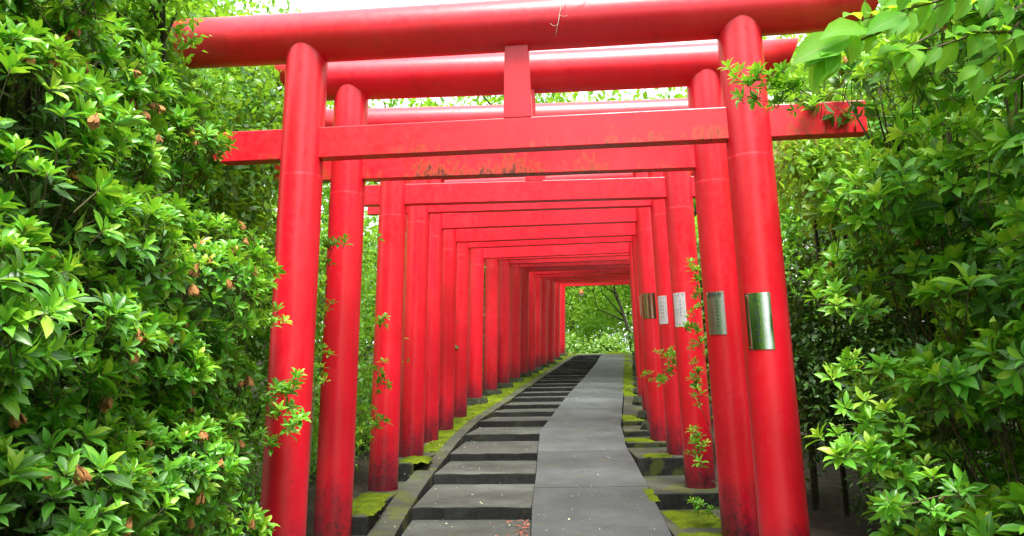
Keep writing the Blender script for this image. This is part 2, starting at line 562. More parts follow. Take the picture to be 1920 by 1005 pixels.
kerb = empty('kerb', (0, 0, 0), label='narrow concrete kerb along the left end of the steps', kind='structure')
ky = -2.0
while ky < 25.5:
    kn = ky + random.choice((0.9, 1.1, 1.3))
    ys = [ky + 0.004, (ky + kn) / 2, kn - 0.004]
    V, F = [], []
    for y in ys:
        x1 = fx(SL, y) - 0.004
        w = 0.17 if y < 7 else 0.12
        z = zg(y) + 0.006
        V += [(x1 - w, y, z), (x1, y, z - 0.002), (x1 - w, y, z - 0.25), (x1, y, z - 0.25)]
    for k in range(2):
        q, r = 4 * k, 4 * k + 4
        F += [(q, q + 1, r + 1, r), (q + 2, r + 2, r + 3, q + 3), (q, r, r + 2, q + 2), (q + 1, q + 3, r + 3, r + 1)]
    F += [(0, 2, 3, 1), (8, 9, 11, 10)]
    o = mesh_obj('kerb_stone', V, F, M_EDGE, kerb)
    md = o.modifiers.new('bevel', 'BEVEL')
    md.width, md.segments = 0.008, 2
    ky = kn

# flat terraces that carry the pillars, one pair per gate, and the moss that grows on them
shoulder = empty('path_edge', (0, 0, 0), label='stepped concrete terraces that carry the pillars', kind='structure')
moss_pts, moss_quads = [], []


def moss_patch(x0, x1, y0, y1, zf, h=0.022):
    """bumpy cushion with a ragged outline; zf(x, y) gives the surface under it"""
    nx_, ny_ = max(4, int((x1 - x0) / 0.03)), max(4, int((y1 - y0) / 0.04))
    base = len(moss_pts)
    ph = random.uniform(0, 9)
    for j in range(ny_ + 1):
        for i in range(nx_ + 1):
            u, v = i / nx_, j / ny_
            x, y = x0 + (x1 - x0) * u, y0 + (y1 - y0) * v
            e = min(u, 1 - u, v, 1 - v) * 7 + 0.45 * math.sin(x * 61 + ph) * math.sin(y * 47 + ph) - 0.1
            hh = h * max(-0.4, min(1, e)) * (0.8 + 0.3 * math.sin(x * 57 + ph) * math.sin(y * 41)) + random.uniform(-.003, .003)
            moss_pts.append((x + random.uniform(-.006, .006), y + random.uniform(-.006, .006), zf(x, y) + hh))
    for j in range(ny_):
        for i in range(nx_):
            q = base + j * (nx_ + 1) + i
            moss_quads.append((q, q + 1, q + nx_ + 2, q + nx_ + 1))


for i, g in enumerate(GATES):
    for side in (-1, 1):
        y0 = g[1] - (0.5 if side < 0 else 0.38)
        if i == 2:
            y0 = 4.9 if side < 0 else 5.66
        yn = (GATES[i + 1][1] - (0.5 if side < 0 else 0.38)) if i + 1 < len(GATES) else 26.0
        if i + 1 == 2:
            yn = 4.9 if side < 0 else 5.66
        if i == 0:
            y0 = 1.6
        z = g[4]
        e = 0.006
        if side < 0:
            xi = lambda y: fx(SL, y) - (0.18 if y < 7 else 0.13)
            xo = lambda y: xc(y) - 1.32
        else:
            xi = lambda y: fx(RR, y) + 0.012
            xo = lambda y: xc(y) + 1.36
        ys = list(np.linspace(y0 + e, yn - e, 4))
        slope = (side < 0 and i >= 4) or (side > 0 and i >= 6)
        zf = (lambda y: zg(y) - 0.012) if slope else (lambda y: z)
        inn = [(xi(y), y, zf(y)) for y in ys]
        out = [(xo(y) + random.uniform(-.03, .03), y, zf(y)) for y in ys]
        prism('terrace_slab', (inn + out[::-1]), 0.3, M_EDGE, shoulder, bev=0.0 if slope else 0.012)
        flat = (lambda x, y: zg(y) - 0.012) if slope else (lambda x, y, z=z: z)
        # moss in front of the pillars and, further up, along the whole inner side
        if side < 0:
            if i == 2:
                moss_patch(-1.2, -0.88, 4.95, 5.45, flat, 0.03)
                moss_patch(-1.14, -0.9, 5.4, 5.9, flat, 0.012)
            elif i == 1:
                moss_patch(-1.3, -0.93, 4.2, 4.86, flat)
            elif i == 3:
                moss_patch(-0.97, -0.72, y0 + 0.02, y0 + 0.42, flat, 0.03)
            elif i > 3:
                wd = (0.2, 0.26, 0.3, 0.34)[min(i - 4, 3)]
                nseg = 3
                for q in range(nseg):
                    ya, yb = y0 + (yn - y0) * q / nseg, y0 + (yn - y0) * (q + 1) / nseg
                    xa = xi((ya + yb) / 2)
                    moss_patch(xa - wd, xa + 0.05, ya - 0.03, yb + 0.03, flat, 0.016 if i < 8 else 0.02)
        else:
            if i == 1:
                moss_patch(1.0, 1.35, 4.95, 5.6, flat, 0.02)
                moss_patch(0.94, 1.25, 4.45, 4.8, flat, 0.015)
            elif i == 3:
                moss_patch(1.1, 1.35, y0 + 0.01, y0 + 0.26, flat, 0.022)
            elif i in (4, 6):
                moss_patch(xi(y0) + 0.02, xi(y0) + 0.3, y0 + 0.05, y0 + 0.5, flat, 0.02)
            elif i > 7:
                moss_patch(xi(y0) + 0.02, xi(y0) + 0.26, y0 + 0.02, yn - 0.05, flat, 0.03)
moss_patch(0.93, 1.0, 5.5, 5.86, lambda x, y: zg(y) + 0.012, 0.006)
moss_patch(3.0, 3.7, 24.9, 26.2, lambda x, y: zg(y), 0.05)
moss_patch(1.2, 2.0, 24.6, 26.2, lambda x, y: zg(y), 0.05)
moss_patch(0.5, 3.9, 26.1, 27.6, lambda x, y: zg(y) - 0.05, 0.05)
mo = mesh_obj('moss', moss_pts, moss_quads, M_MOSS, smooth=True)
tag(mo, 'bright yellow-green moss cushions between the pillars and the kerb', kind='stuff')

# ------------------------------------------------------------------ gates
PR, KR, NH, NT = 0.11, 0.132, 0.165, 0.075
LEAN = 0.0279


def pillar_mesh(h_nuki, h_top, side, half):
    """lathe with a sleeve seam, sheared inward; origin at its foot"""
    prof = [(-0.12, PR + .003), (0.0, PR + .003), (0.3, PR + .002), (0.8, PR + .001), (1.4, PR), (h_nuki - 0.2, PR), (h_nuki - 0.104, PR), (h_nuki - 0.096, PR), (h_nuki - 0.092, PR - .0011),
            (h_nuki - 0.084, PR - 0.0011), (h_nuki + 0.1, PR - .001), (h_nuki + 0.4, PR - .001), (h_top - 0.02, PR - .001), (h_top, PR - .001)]
    seg = 48
    V, F = [], []
    for z, r in prof:
        for k in range(seg):
            a = 2 * math.pi * k / seg
            V.append((r * math.cos(a) - side * LEAN * z, r * math.sin(a), z))
    n = len(prof)
    for j in range(n - 1):
        for k in range(seg):
            F.append((j * seg + k, j * seg + (k + 1) % seg, (j + 1) * seg + (k + 1) % seg, (j + 1) * seg + k))
    F.append(tuple(range(seg))[::-1])
    F.append(tuple((n - 1) * seg + k for k in range(seg)))
    return V, F


def box_bm(x0, x1, y0, y1, z0, z1, bev, taper=0.0, cuts=0):
    bm = bmesh.new()
    bmesh.ops.create_cube(bm, size=1)
    for v in bm.verts:
        tx = -taper if v.co.z > 0 else 0
        v.co = Vector(((x0 - (tx)) if v.co.x < 0 else (x1 + tx), y0 if v.co.y < 0 else y1, z0 if v.co.z < 0 else z1))
    bmesh.ops.bevel(bm, geom=bm.edges[:], offset=bev, segments=2, profile=0.5, affect='EDGES')
    return bm


def bm_obj(name, bm, mat, parent, loc=(0, 0, 0), smooth=False):
    me = bpy.data.meshes.new(name)
    bm.to_mesh(me)
    bm.free()
    me.materials.append(mat)
    if smooth:
        me.shade_smooth()
    o = link(bpy.data.objects.new(name, me), parent)
    o.location = loc
    return o


def kasagi_mesh(half_l, half_r):
    seg = 56
    V, F = [], []
    xs = [-1] + list(np.linspace(-0.8, 0.8, 9)) + [1]
    for t in xs:
        for k in range(seg):
            a = 2 * math.pi * k / seg
            y, z = KR * math.cos(a), KR * math.sin(a)
            if t == -1:
                x = -half_l - 0.45 * z
            elif t == 1:
                x = half_r + 0.45 * z
            else:
                x = t * (half_l if t < 0 else half_r)
            V.append((x, y, z + 0.012 * (t * t)))
    n = len(xs)
    for j in range(n - 1):
        for k in range(seg):
            F.append((j * seg + k, (j + 1) * seg + k, (j + 1) * seg + (k + 1) % seg, j * seg + (k + 1) % seg))
    F.append(tuple(range(seg)))
    F.append(tuple((n - 1) * seg + k for k in range(seg))[::-1])
    return V, F


GLABEL = [
    'nearest tall red torii gate with a mirror-polished plaque and a round top beam',
    'second red torii gate from the front, its tie beam badly rusted, dull steel plaque',
    'third red torii gate, white plaque, leafy twigs in front of its left pillar',
    'fourth red torii gate from the front with a narrow white plaque on the right pillar',
    'fifth red torii gate from the front, dark bronze plaque on its right pillar',
    'sixth red torii gate from the front, small dark spot on its tie beam',
    'seventh red torii gate from the front, left foot dark with grime above the moss',
    'eighth red torii gate from the front, left pillar on a dark stone footing',
    'ninth red torii gate from the front, left pillar in dark shade',
    'tenth red torii gate from the front, deep in the shaded middle of the tunnel',
    'eleventh red torii gate from the front, in the shaded middle of the tunnel',
    'twelfth red torii gate from the front, past the middle of the tunnel',
    'thirteenth red torii gate from the front, brighter pillar past the tunnel middle',
    'fourteenth red torii gate from the front, dark thin pillar far up the steps',
    'fifteenth red torii gate from the front, fourth from the far end of the tunnel',
    'sixteenth red torii gate from the front, third from the far end of the tunnel',
    'next to last red torii gate at the far end of the tunnel, sunlit pillars',
    'last and smallest red torii gate, framing the green thicket at the tunnel end']


def wrap(me_pts, cx, cy, r, az0):
    """(s, t, d) arc length, height, stand-off -> on a cylinder round cx,cy"""
    out = []
    for s, t, d in me_pts:
        a = az0 + s / r
        out.append((cx + (r + d) * math.sin(a), cy - (r + d) * math.cos(a), t))
    return out


def add_plaque(gate, g, side_x, zc, w, h, az, mat, header=None, cols=3, seed=0, lean=0.0):
    """thin metal sheet bent round the pillar; local gate coordinates"""
    r = PR + 0.0006
    ns, ntt = 14, 10
    V, F = [], []
    cx_ = lambda t: side_x - LEAN * t
    for lay, d in ((0, 0.0014), (1, 0.0)):
        for j in range(ntt + 1):
            for i in range(ns + 1):
                s = (i / ns - 0.5) * w
                t = zc + (j / ntt - 0.5) * h
                bend = 0.0007 * math.sin(3.0 * j / ntt + 1.3) * (1 if lay == 0 else 0.0) * (1 if mat is not M_ENAMEL else 0.3)
                a = az + s / r
                V.append((cx_(t) + (r + d + bend) * math.sin(a), -(r + d + bend) * math.cos(a), t))
    m = (ns + 1)
    off = m * (ntt + 1)
    for j in range(ntt):
        for i in range(ns):
            q = j * m + i
            F.append((q, q + 1, q + m + 1, q + m))
            F.append((q + off, q + m + off, q + m + 1 + off, q + 1 + off))
    def rim(*q):
        b = len(V)
        V.extend([V[k] for k in q])
        F.append((b, b + 1, b + 2, b + 3))
    for i in range(ns):
        rim(i, i + off, i + 1 + off, i + 1)
        q = ntt * m + i
        rim(q, q + 1, q + 1 + off, q + off)
    for j in range(ntt):
        q = j * m
        rim(q, q + m, q + m + off, q + off)
        q += ns
        rim(q, q + off, q + m + off, q + m)
    p = mesh_obj('name_plaque', V, F, mat, gate, smooth=False)
    for f in p.data.polygons:
        f.use_smooth = f.index < ntt * ns * 2
    # inked strokes: columns of small written characters
    rd = random.Random(seed)
    V, F = [], []

    def stroke(s0, t0, s1, t1, wd):
        dx, dy = s1 - s0, t1 - t0
        l = math.hypot(dx, dy) + 1e-9
        nx_, ny_ = -dy / l * wd / 2, dx / l * wd / 2
        b = len(V)
        for (s, t) in ((s0 - nx_, t0 - ny_), (s1 - nx_, t1 - ny_), (s1 + nx_, t1 + ny_), (s0 + nx_, t0 + ny_)):
            a = az + s / r
            rr = r + 0.0029
            V.append((cx_(zc + t) + rr * math.sin(a), -rr * math.cos(a), zc + t))
        F.append((b, b + 1, b + 2, b + 3))

    def glyph(s, t, c):
        k = rd.randint(3, 5)
        for _ in range(k):
            u = rd.random()
            if u < 0.5:
                y = t + rd.uniform(-.45, .45) * c
                stroke(s - .42 * c * rd.uniform(.6, 1), y, s + .42 * c * rd.uniform(.6, 1), y, c * .13)
            elif u < 0.8:
                x = s + rd.uniform(-.3, .3) * c
                stroke(x, t - .45 * c, x, t + .45 * c, c * .13)
            else:
                sg = rd.choice((-1, 1))
                stroke(s, t + .2 * c, s + sg * .4 * c, t - .45 * c, c * .12)

    layouts = cols
    for (s, t0, c, n, sp_) in layouts:
        for k in range(n):
            glyph(s * w, (0.5 - t0) * h - k * sp_ * c, c)
    if F:
        mesh_obj('lettering', V, F, M_INK, p)['kind'] = 'stuff'
    if header:
        cu = bpy.data.curves.new('header_text', 'FONT')
        cu.body = header
        cu.size = 0.03
        cu.align_x, cu.align_y = 'CENTER', 'CENTER'
        to = bpy.data.objects.new('header_text', cu)
        COL.objects.link(to)
        bpy.context.view_layer.update()
        me = bpy.data.meshes.new_from_object(to.evaluated_get(bpy.context.evaluated_depsgraph_get()))
        bpy.data.objects.remove(to)
        if len(me.vertices):
            wmax = max(v.co.x for v in me.vertices) - min(v.co.x for v in me.vertices)
            k = w * 0.8 / max(wmax, 1e-4)
            for v in me.vertices:
                s, t = v.co.x * k, v.co.y * k + h * 0.5 - 0.022
                a = az + s / r
                rr = r + 0.0031
                v.co = (cx_(zc + t) + rr * math.sin(a), -rr * math.cos(a), zc + t)
            me.materials.clear()
            me.materials.append(M_INK)
            link(bpy.data.objects.new('header_text', me), p)
    for (u, v_) in ((-.42, -.46), (.42, -.46), (-.42, .46), (.42, .46)):
        a = az + u * w / r
        t = zc + v_ * h
        bm = bmesh.new()
        bmesh.ops.create_cone(bm, cap_ends=True, segments=8, radius1=0.0035, radius2=0.002, depth=0.004)
        o = bm_obj('rivet', bm, M_STEEL, p)
        rr = r + 0.003
        o.location = (cx_(t) + rr * math.sin(a), -rr * math.cos(a), t)
        o.rotation_euler = (math.pi / 2, 0, a)


gates = []
for i, (x, y, yaw, zn, z0, w) in enumerate(GATES):
    gt = empty('torii_gate', (x, y, z0), yaw, GLABEL[i], 'torii gate', 'red torii gates over the steps')
    gates.append(gt)
    hn = zn - z0
    ka = hn + 0.675
    half = w / 2 + PR                                    # axis offset at tie-beam height
    for side in (-1, 1):
        V, F = pillar_mesh(hn, ka, side, half)
        o = mesh_obj('pillar', V, F, M_PILLAR, gt, smooth=True)
        o.location = (side * (half + LEAN * hn), 0, 0)
        for f in o.data.polygons:
            f.use_smooth = len(f.vertices) == 4
        if i >= 7 or (i >= 5 and side > 0):
            bm = bmesh.new()
            bmesh.ops.create_icosphere(bm, subdivisions=2, radius=1)
            for v in bm.verts:
                k = 1 + random.uniform(-.08, .08)
                v.co = Vector((v.co.x * 0.2 * k, v.co.y * 0.19 * k, max(-0.9, min(0.55, v.co.z * 1.2)) * 0.14))
            bm_obj('footing_stone', bm, M_STONE, gt, (side * (half + LEAN * hn), 0, 0.0))
    hl, hr = (1.58, 1.66) if i == 1 else (1.86, 1.80)
    V, F = kasagi_mesh(hl, hr)
    top = mesh_obj('top_beam', V, F, M_BEAM, gt, smooth=False)
    for f in top.data.polygons:
        f.use_smooth = len(f.vertices) == 4
    top.location = (0, 0, ka)
    bm = box_bm(-1.62, 1.70 if i == 0 else 1.42, -NT / 2, NT / 2, 0, NH, 0.005)
    bm_obj('tie_beam', bm, (M_BEAM_R1, M_BEAM_R2, M_BEAM)[min(i, 2)], gt, (0, 0, hn))
    bm = box_bm(-0.072, 0.072, -0.04, 0.04, 0, 0.68 - NH - 0.07, 0.004, taper=0.012)
    bm_obj('strut', bm, M_BEAM, gt, (0.0 if i else 0.0, 0, hn + NH - 0.002))

# plaques: height of centre above each gate's ground
def plaque_on(i, px, py0, py1, wpx, mat, **kw):
    x, y, yaw, zn, z0, w = GATES[i]
    yy = y + 1.15 * math.sin(yaw) - PR
    top, bot = ray(px, py0, yy)[2], ray(px, py1, yy)[2]
    zc = (top + bot) / 2 - z0
    half = w / 2 + PR + LEAN * (zn - z0)
    # bearing of the sheet's middle round the pillar, from where it sits across the pillar
    axis_l = Vector((half - LEAN * zc, 0, 0))
    ax = Vector((x + axis_l.x * math.cos(yaw), y + axis_l.x * math.sin(yaw)))
    target = ray(px, (py0 + py1) / 2, yy)
    view = math.atan2(ax.x, ax.y)                        # bearing of the pillar from the viewer
    off = (target[0] - ax.x) * math.cos(view) - (target[1] - ax.y) * math.sin(view)
    off = max(-0.09, min(0.09, (target[0] - ax.x * target[1] / ax.y)))
    az = math.asin(off / PR) - view - yaw
    add_plaque(gates[i], None, half, zc, wpx, top - bot, az, mat, seed=i + 3, **kw)


plaque_on(0, 1423, 548, 655, 0.125, M_MIRROR, cols=[(-0.02, .12, .025, 7, 1.25), (-.36, .16, .01, 12, 1.4)])
plaque_on(1, 1342, 546, 627, 0.115, M_STEEL, header='\u5949\u7d0d\u8005', cols=[(.12, .24, .015, 8, 1.35), (-.15, .32, .011, 9, 1.3), (-.38, .36, .006, 12, 1.5)])
plaque_on(2, 1274, 548, 612, 0.108, M_ENAMEL, cols=[(-.3, .07, .014, 1, 1), (0, .08, .014, 1, 1), (.3, .06, .014, 1, 1), (.12, .24, .016, 5, 1.8), (-.32, .5, .011, 3, 1.5), (-.1, .5, .012, 3, 1.8), (.38, .25, .006, 16, 1.4), (0, .92, .012, 1, 1), (.25, .92, .012, 1, 1), (-.25, .92, .012, 1, 1)])
plaque_on(3, 1242, 554, 607, 0.098, M_ENAMEL, cols=[(-.25, .07, .012, 1, 1), (.05, .08, .012, 1, 1), (.28, .06, .012, 1, 1), (-.1, .24, .017, 5, 1.9), (.12, .24, .015, 5, 2.1), (.4, .2, .005, 18, 1.5)])
plaque_on(4, 1215, 549, 597, 0.16, M_BRONZE, cols=[(.12, .14, .015, 7, 1.6)])
plaque_on(5, 1199, 553, 591, 0.1, M_STEEL, cols=[(.12, .14, .014, 6, 1.6)])

# ------------------------------------------------------------------ foliage kit
def leaf_template(kind):
    """unit leaf: x along (0..1), y across, z up; returns verts, tris, across"""
    if kind == 'fine':
        rows = [(0, 0, 0), (0.22, 0.30, .02), (0.5, 0.5, .03), (0.78, 0.33, .0), (1, 0, -.09)]
        V, A, F = [], [], []
        for t, w, z in rows:
            if w == 0:
                V.append((t, 0, z)); A.append(0)
            else:
                for s in (-1, 0, 1):
                    V.append((t, s * w, z + (0.07 if s else 0) * 1.0))
                    A.append(abs(s))
        F = [(0, 2, 1), (0, 3, 2)]
        for b in (1, 4):
            F += [(b, b + 1, b + 4), (b, b + 4, b + 3), (b + 1, b + 2, b + 5), (b + 1, b + 5, b + 4)]
        F += [(7, 8, 10), (8, 9, 10)]
        return np.array(V, float), np.array(F), np.array(A, float)
    if kind == 'mid':
        V = [(0, 0, 0), (.42, -.5, .05), (.45, 0, .01), (.42, .5, .05), (1, 0, -.06)]
        return np.array(V, float), np.array([(0, 2, 1), (0, 3, 2), (1, 2, 4), (2, 3, 4)]), np.array([0, 1, 0, 1, 0], float)
    V = [(0, 0, 0), (.45, -.5, .08), (1, 0, 0), (.45, .5, .08)]
    return np.array(V, float), np.array([(0, 2, 1), (0, 3, 2)]), np.array([0, 1, 0, 1], float)


def unit(a):
    return a / (np.linalg.norm(a, axis=-1, keepdims=True) + 1e-9)


def frames(d, n):
    d = unit(d)
    s = unit(np.cross(n, d))
    n2 = np.cross(d, s)
    return d, s, n2


def leaves_mesh(name, P, D, Nn, L, W, T, mat, kind):
    tv, tf, ta = leaf_template(kind)
    d, s, n = frames(D, Nn)
    k = len(P)
    V = (P[:, None, :] + tv[None, :, 0:1] * (L[:, None, None] * d[:, None, :]) + tv[None, :, 1:2] * (W[:, None, None] * s[:, None, :])
         + tv[None, :, 2:3] * (L[:, None, None] * n[:, None, :]))
    F = tf[None] + (np.arange(k) * len(tv))[:, None, None]
    return np_mesh(name, V.reshape(-1, 3), F.reshape(-1, 3), mat,
                   {'tint': np.repeat(T, len(tv)), 'across': np.tile(ta, k)}, smooth=(kind == 'fine'))


def rand_dirs(n):
    v = RNG.normal(size=(n, 3))
    return unit(v)


def lobe_points(lobes, per_m2, keep=0.9, shrink=1.0):
    """points and outward normals on the skin of a cluster of ellipsoids"""
    P, Nn = [], []
    C = np.array([l[0] for l in lobes], float)
    R = np.array([l[1] for l in lobes], float)
    for c, r in zip(C, R):
        area = 4 * math.pi * ((r[0] * r[1]) ** 1.6 / 3 + (r[0] * r[2]) ** 1.6 / 3 + (r[1] * r[2]) ** 1.6 / 3) ** (1 / 1.6)
        n = int(area * per_m2)
        if n < 1:
            continue
        u = rand_dirs(n)
        rad = shrink * (1 + RNG.normal(size=(n, 1)) * 0.07)
        p = c + u * r * rad
        nn = unit(u / r)
        q = (p[:, None, :] - C[None]) / (R[None] * shrink)
        inside = (np.linalg.norm(q, axis=2) < keep).sum(axis=1)
        ok = inside <= (1 if shrink * 1.0 < keep else 0)
        P.append(p[ok]); Nn.append(nn[ok])
    return np.concatenate(P), np.concatenate(Nn)


def whorls(P, Nn, size, n_leaves=(7, 11), up=0.55, jit=0.35, width=0.34, tint0=0.5, tint_sd=0.16, young=0.35, stem=True):
    """rosettes of leaves at twig ends -> leaf arrays + stems"""
    ax = unit(Nn * 0.7 + np.array([0, 0, up]) + RNG.normal(size=P.shape) * jit)
    LP, LD, LN, LL, LW, LT = [], [], [], [], [], []
    stems = []
    for p, a in zip(P, ax):
        sz = size(p) * RNG.uniform(0.75, 1.2)
        k = RNG.integers(*n_leaves)
        t1 = np.cross(a, [0.2, 0.5, 0.9]); t1 /= np.linalg.norm(t1)
        t2 = np.cross(a, t1)
        ph = RNG.uniform(0, 6.28)
        base = np.clip(RNG.normal(tint0, tint_sd), 0.05, 0.97)
        stems.append((p - a * sz * (2.2 if stem else 0.5), p))
        for j in range(k):
            az = ph + j * 2.4 + RNG.normal() * 0.15
            f = j / k                                          # 0 outer/old .. 1 inner/young
            pol = 1.35 - 0.95 * f + RNG.normal() * 0.14
            d = a * math.cos(pol) + (t1 * math.cos(az) + t2 * math.sin(az)) * math.sin(pol)
            l = sz * (1.05 - 0.5 * f * f) * RNG.uniform(0.8, 1.12)
            nn = a - d * np.dot(a, d) + RNG.normal(size=3) * 0.12
            LP.append(p - a * sz * 0.25 * (1 - f) + d * 0.004)
            LD.append(d + np.array([0, 0, -0.12 * (1 - f)])); LN.append(nn); LL.append(l); LW.append(l * width * RNG.uniform(0.85, 1.15))
            LT.append(np.clip(base + (f - 0.45) * young + RNG.normal() * 0.05, 0, 1))
    return [np.array(a) for a in (LP, LD, LN, LL, LW, LT)], stems


def cat(*sets):
    return [np.concatenate(a) for a in zip(*sets)]


LEAF_SHARED = {}


def single_leaves(sets, parent, mat, count, kind='fine', name='leaf', seen_min=9):
    """take the leaves that show largest out of the arrays as objects sharing meshes; returns the rest"""
    P, D, Nn, L, W, T = sets
    d, s, n = frames(D, Nn)
    mid = P + d * L[:, None] * 0.5
    px, py, dep = to_px(mid)
    vis = (dep > 0.3) & (px > 0) & (px < 1920) & (py > 0) & (py < 1005)
    facing = np.abs((unit(mid) * n).sum(axis=1))
    score = np.where(vis, L / dep * np.sqrt(L * W) / L * (0.3 + 0.7 * facing), 0)
    tv, tf, ta = leaf_template('mid')
    V = (P[:, None, :] + tv[None, :, 0:1] * (L[:, None, None] * d[:, None, :]) + tv[None, :, 1:2] * (W[:, None, None] * s[:, None, :])).reshape(-1, 3)
    F = (tf[None] + (np.arange(len(P)) * len(tv))[:, None, None]).reshape(-1, 3)
    bvh = BVHTree.FromPolygons(V.tolist(), F.tolist())
    order = np.argsort(-score)
    pick = []
    for i in order[:8000]:
        if len(pick) >= count or score[i] <= 0:
            break
        m = Vector(mid[i]); dist = m.length
        dirn = m.normalized()
        h = bvh.ray_cast(Vector((0, 0, 0)), dirn, dist + 0.1)
        if h[0] is None or h[3] > dist - 0.008:
            pick.append(i)
    if mat.name not in LEAF_SHARED:
        meshes = []
        tv, tf, ta = leaf_template(kind)
        for k in range(4):
            V = tv.copy()
            V[:, 2] += np.array([0, .015, .03, -.02][k]) * np.sin(V[:, 0] * math.pi)
            V[:, 1] += [0, .03, -.03, .015][k] * V[:, 0] ** 2
            meshes.append(np_mesh(name, V, tf, mat, {'tint': np.full(len(tv), .5), 'across': ta}, smooth=True))
        LEAF_SHARED[mat.name] = meshes
    for q, i in enumerate(pick):
        o = link(bpy.data.objects.new(name, LEAF_SHARED[mat.name][q % 4]), parent)
        M = np.eye(4)
        M[:3, 0] = d[i] * L[i]; M[:3, 1] = s[i] * W[i]; M[:3, 2] = n[i] * L[i]; M[:3, 3] = P[i]
        o.matrix_world = Matrix(M.tolist())
    keep = np.ones(len(P), bool)
    keep[pick] = False
    return [a[keep] for a in sets]


def stuff_part(name, me, parent):
    o = link(bpy.data.objects.new(name, me), parent)
    o['kind'] = 'stuff'
    return o


def wither_mesh():
    V, F = [], []
    for k in range(6):
        a = k * 1.05 + random.uniform(-.3, .3)
        b = len(V)
        out = random.uniform(0.25, 0.5)
        for (t, w) in ((0, .05), (.5, .22), (.85, .3), (1.05, .12)):
            for s in (-1, 0, 1):
                r = out * math.sin(t * 1.9) + random.uniform(-.06, .06)
                aa = a + s * w * 2.2
                V.append((r * math.cos(aa), r * math.sin(aa), -t * random.uniform(.9, 1.1) + random.uniform(-.05, .05)))
        for j in range(3):
            for i in range(2):
                q = b + j * 3 + i
                F += [(q, q + 1, q + 4), (q, q + 4, q + 3)]
    return np_mesh('withered_flower', np.array(V), np.array(F), M_WITHER, smooth=True)


WITHER = [wither_mesh() for _ in range(4)]


def add_withered(parent, pts, size):
    for q, p in enumerate(pts):
        o = link(bpy.data.objects.new('withered_flower', WITHER[q % 4]), parent)
        o.location = tuple(p)
        s = size * random.uniform(0.7, 1.2)
        o.scale = (s, s, s)
        o.rotation_euler = (random.uniform(-.5, .5), random.uniform(-.5, .5), random.uniform(0, 6.28))


def bush(name, lobes, label, size, per_m2=260, mat=M_AZ, mat1=M_AZ1, singles=300, cat_='bush', group=None, root=None, kind='fine', withered=0,
         extra=None, tint0=0.5, inner=True, n_leaves=(7, 11), wsize=0.035, width=0.34, wmask=None, up=0.55, boughs=7):
    C = np.array([l[0] for l in lobes])
    base = root if root is not None else (float(C[:, 0].mean()), float(C[:, 1].mean()), hill(float(C[:, 0].mean()), float(C[:, 1].mean())))
    e = empty(name, base, 0, label, cat_, group)
    inv = np.array(base)
    P, Nn = lobe_points(lobes, per_m2)

    def thin(P, Nn, k=0.3):
        # the side turned away from the path and the part beyond the view carry fewer shoots
        px, py, dep = to_px(P)
        away = (unit(P) * Nn).sum(axis=1) > 0.25
        off = (dep < .4) | (px < -150) | (px > 2070) | (py > 1150) | (py < -150)
        ok = ~((away | off) & (RNG.random(len(P)) > k))
        return P[ok], Nn[ok]
    P, Nn = thin(P, Nn)
    if cat_ == 'bush' and C[:, 0].mean() > 0:                  # kept clear of the beam end that pokes out of it
        px, py, dep = to_px(P)
        ok = ~((px > 1430) & (px < 1655) & (py > 140) & (py < 268))
        P, Nn = P[ok], Nn[ok]
    sets, stems = whorls(P, Nn, size, n_leaves, up=up, tint0=tint0, width=width, young=0.5)
    if inner:
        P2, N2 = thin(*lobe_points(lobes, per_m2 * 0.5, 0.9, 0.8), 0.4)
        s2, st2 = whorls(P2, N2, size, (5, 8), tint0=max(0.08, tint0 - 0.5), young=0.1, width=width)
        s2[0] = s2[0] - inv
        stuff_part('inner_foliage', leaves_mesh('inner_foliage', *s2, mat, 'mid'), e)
    if extra:
        for ex, est in extra:
            sets = cat(sets, ex)
            stems += est
    if withered:
        px, py, dep = to_px(P)
        view = -(unit(P) * Nn).sum(axis=1)
        ok = (dep > .5) & (px > 20) & (px < 1900) & (py > 20) & (py < 990) & (view > 0.25)
        if wmask is not None:
            ok &= wmask(px, py)
        idx = RNG.permutation(np.where(ok)[0])[:withered]
    L = [a - inv if k == 0 else a for k, a in enumerate(sets)]
    e_ = e
    bpy.context.view_layer.update()
    rest = sets
    if singles:
        rest = single_leaves(sets, None, mat1, 0) if False else sets
        # objects are placed in world space first, then parented with the root's offset removed
        before = set(COL.objects)
        rest = single_leaves(sets, None, mat1, singles, name='leaf')
        for o in list(COL.objects):
            if o not in before:
                mw = o.matrix_world.copy()
                o.parent = e
                mw.translation -= Vector(base)
                o.matrix_basis = mw
    rest = [a for a in rest]
    rest[0] = rest[0] - inv
    stuff_part('foliage', leaves_mesh('foliage', *rest, mat, kind), e)
    tb = [([a - inv, b - inv], [0.0022, 0.0015]) for a, b in stems]
    # boughs from the root to each lobe
    for c in C:
        q = (c - inv)
        m1 = q * 0.35 + RNG.normal(size=3) * 0.05
        tb.append(([np.array([RNG.uniform(-.1, .1), RNG.uniform(-.1, .1), -0.1]), m1, q * 0.7 + RNG.normal(size=3) * .05, q], [0.013, 0.009, 0.005, 0.003] if boughs > 3 else [0.008, 0.006, 0.004, 0.002]))
        for _ in range(boughs):
            t = c + rand_dirs(1)[0] * np.array(lobes[0][1]) * 0.85 - inv
            tb.append(([q * 0.8, (q + t) / 2 + RNG.normal(size=3) * .03, t], [0.006, 0.004, 0.002]))
    stuff_part('branches', tubes_mesh('branches', tb, M_TWIG, 4), e)
    if withered:
        add_withered(e, [P[i] + Nn[i] * 0.035 - inv for i in idx], wsize)
    return e


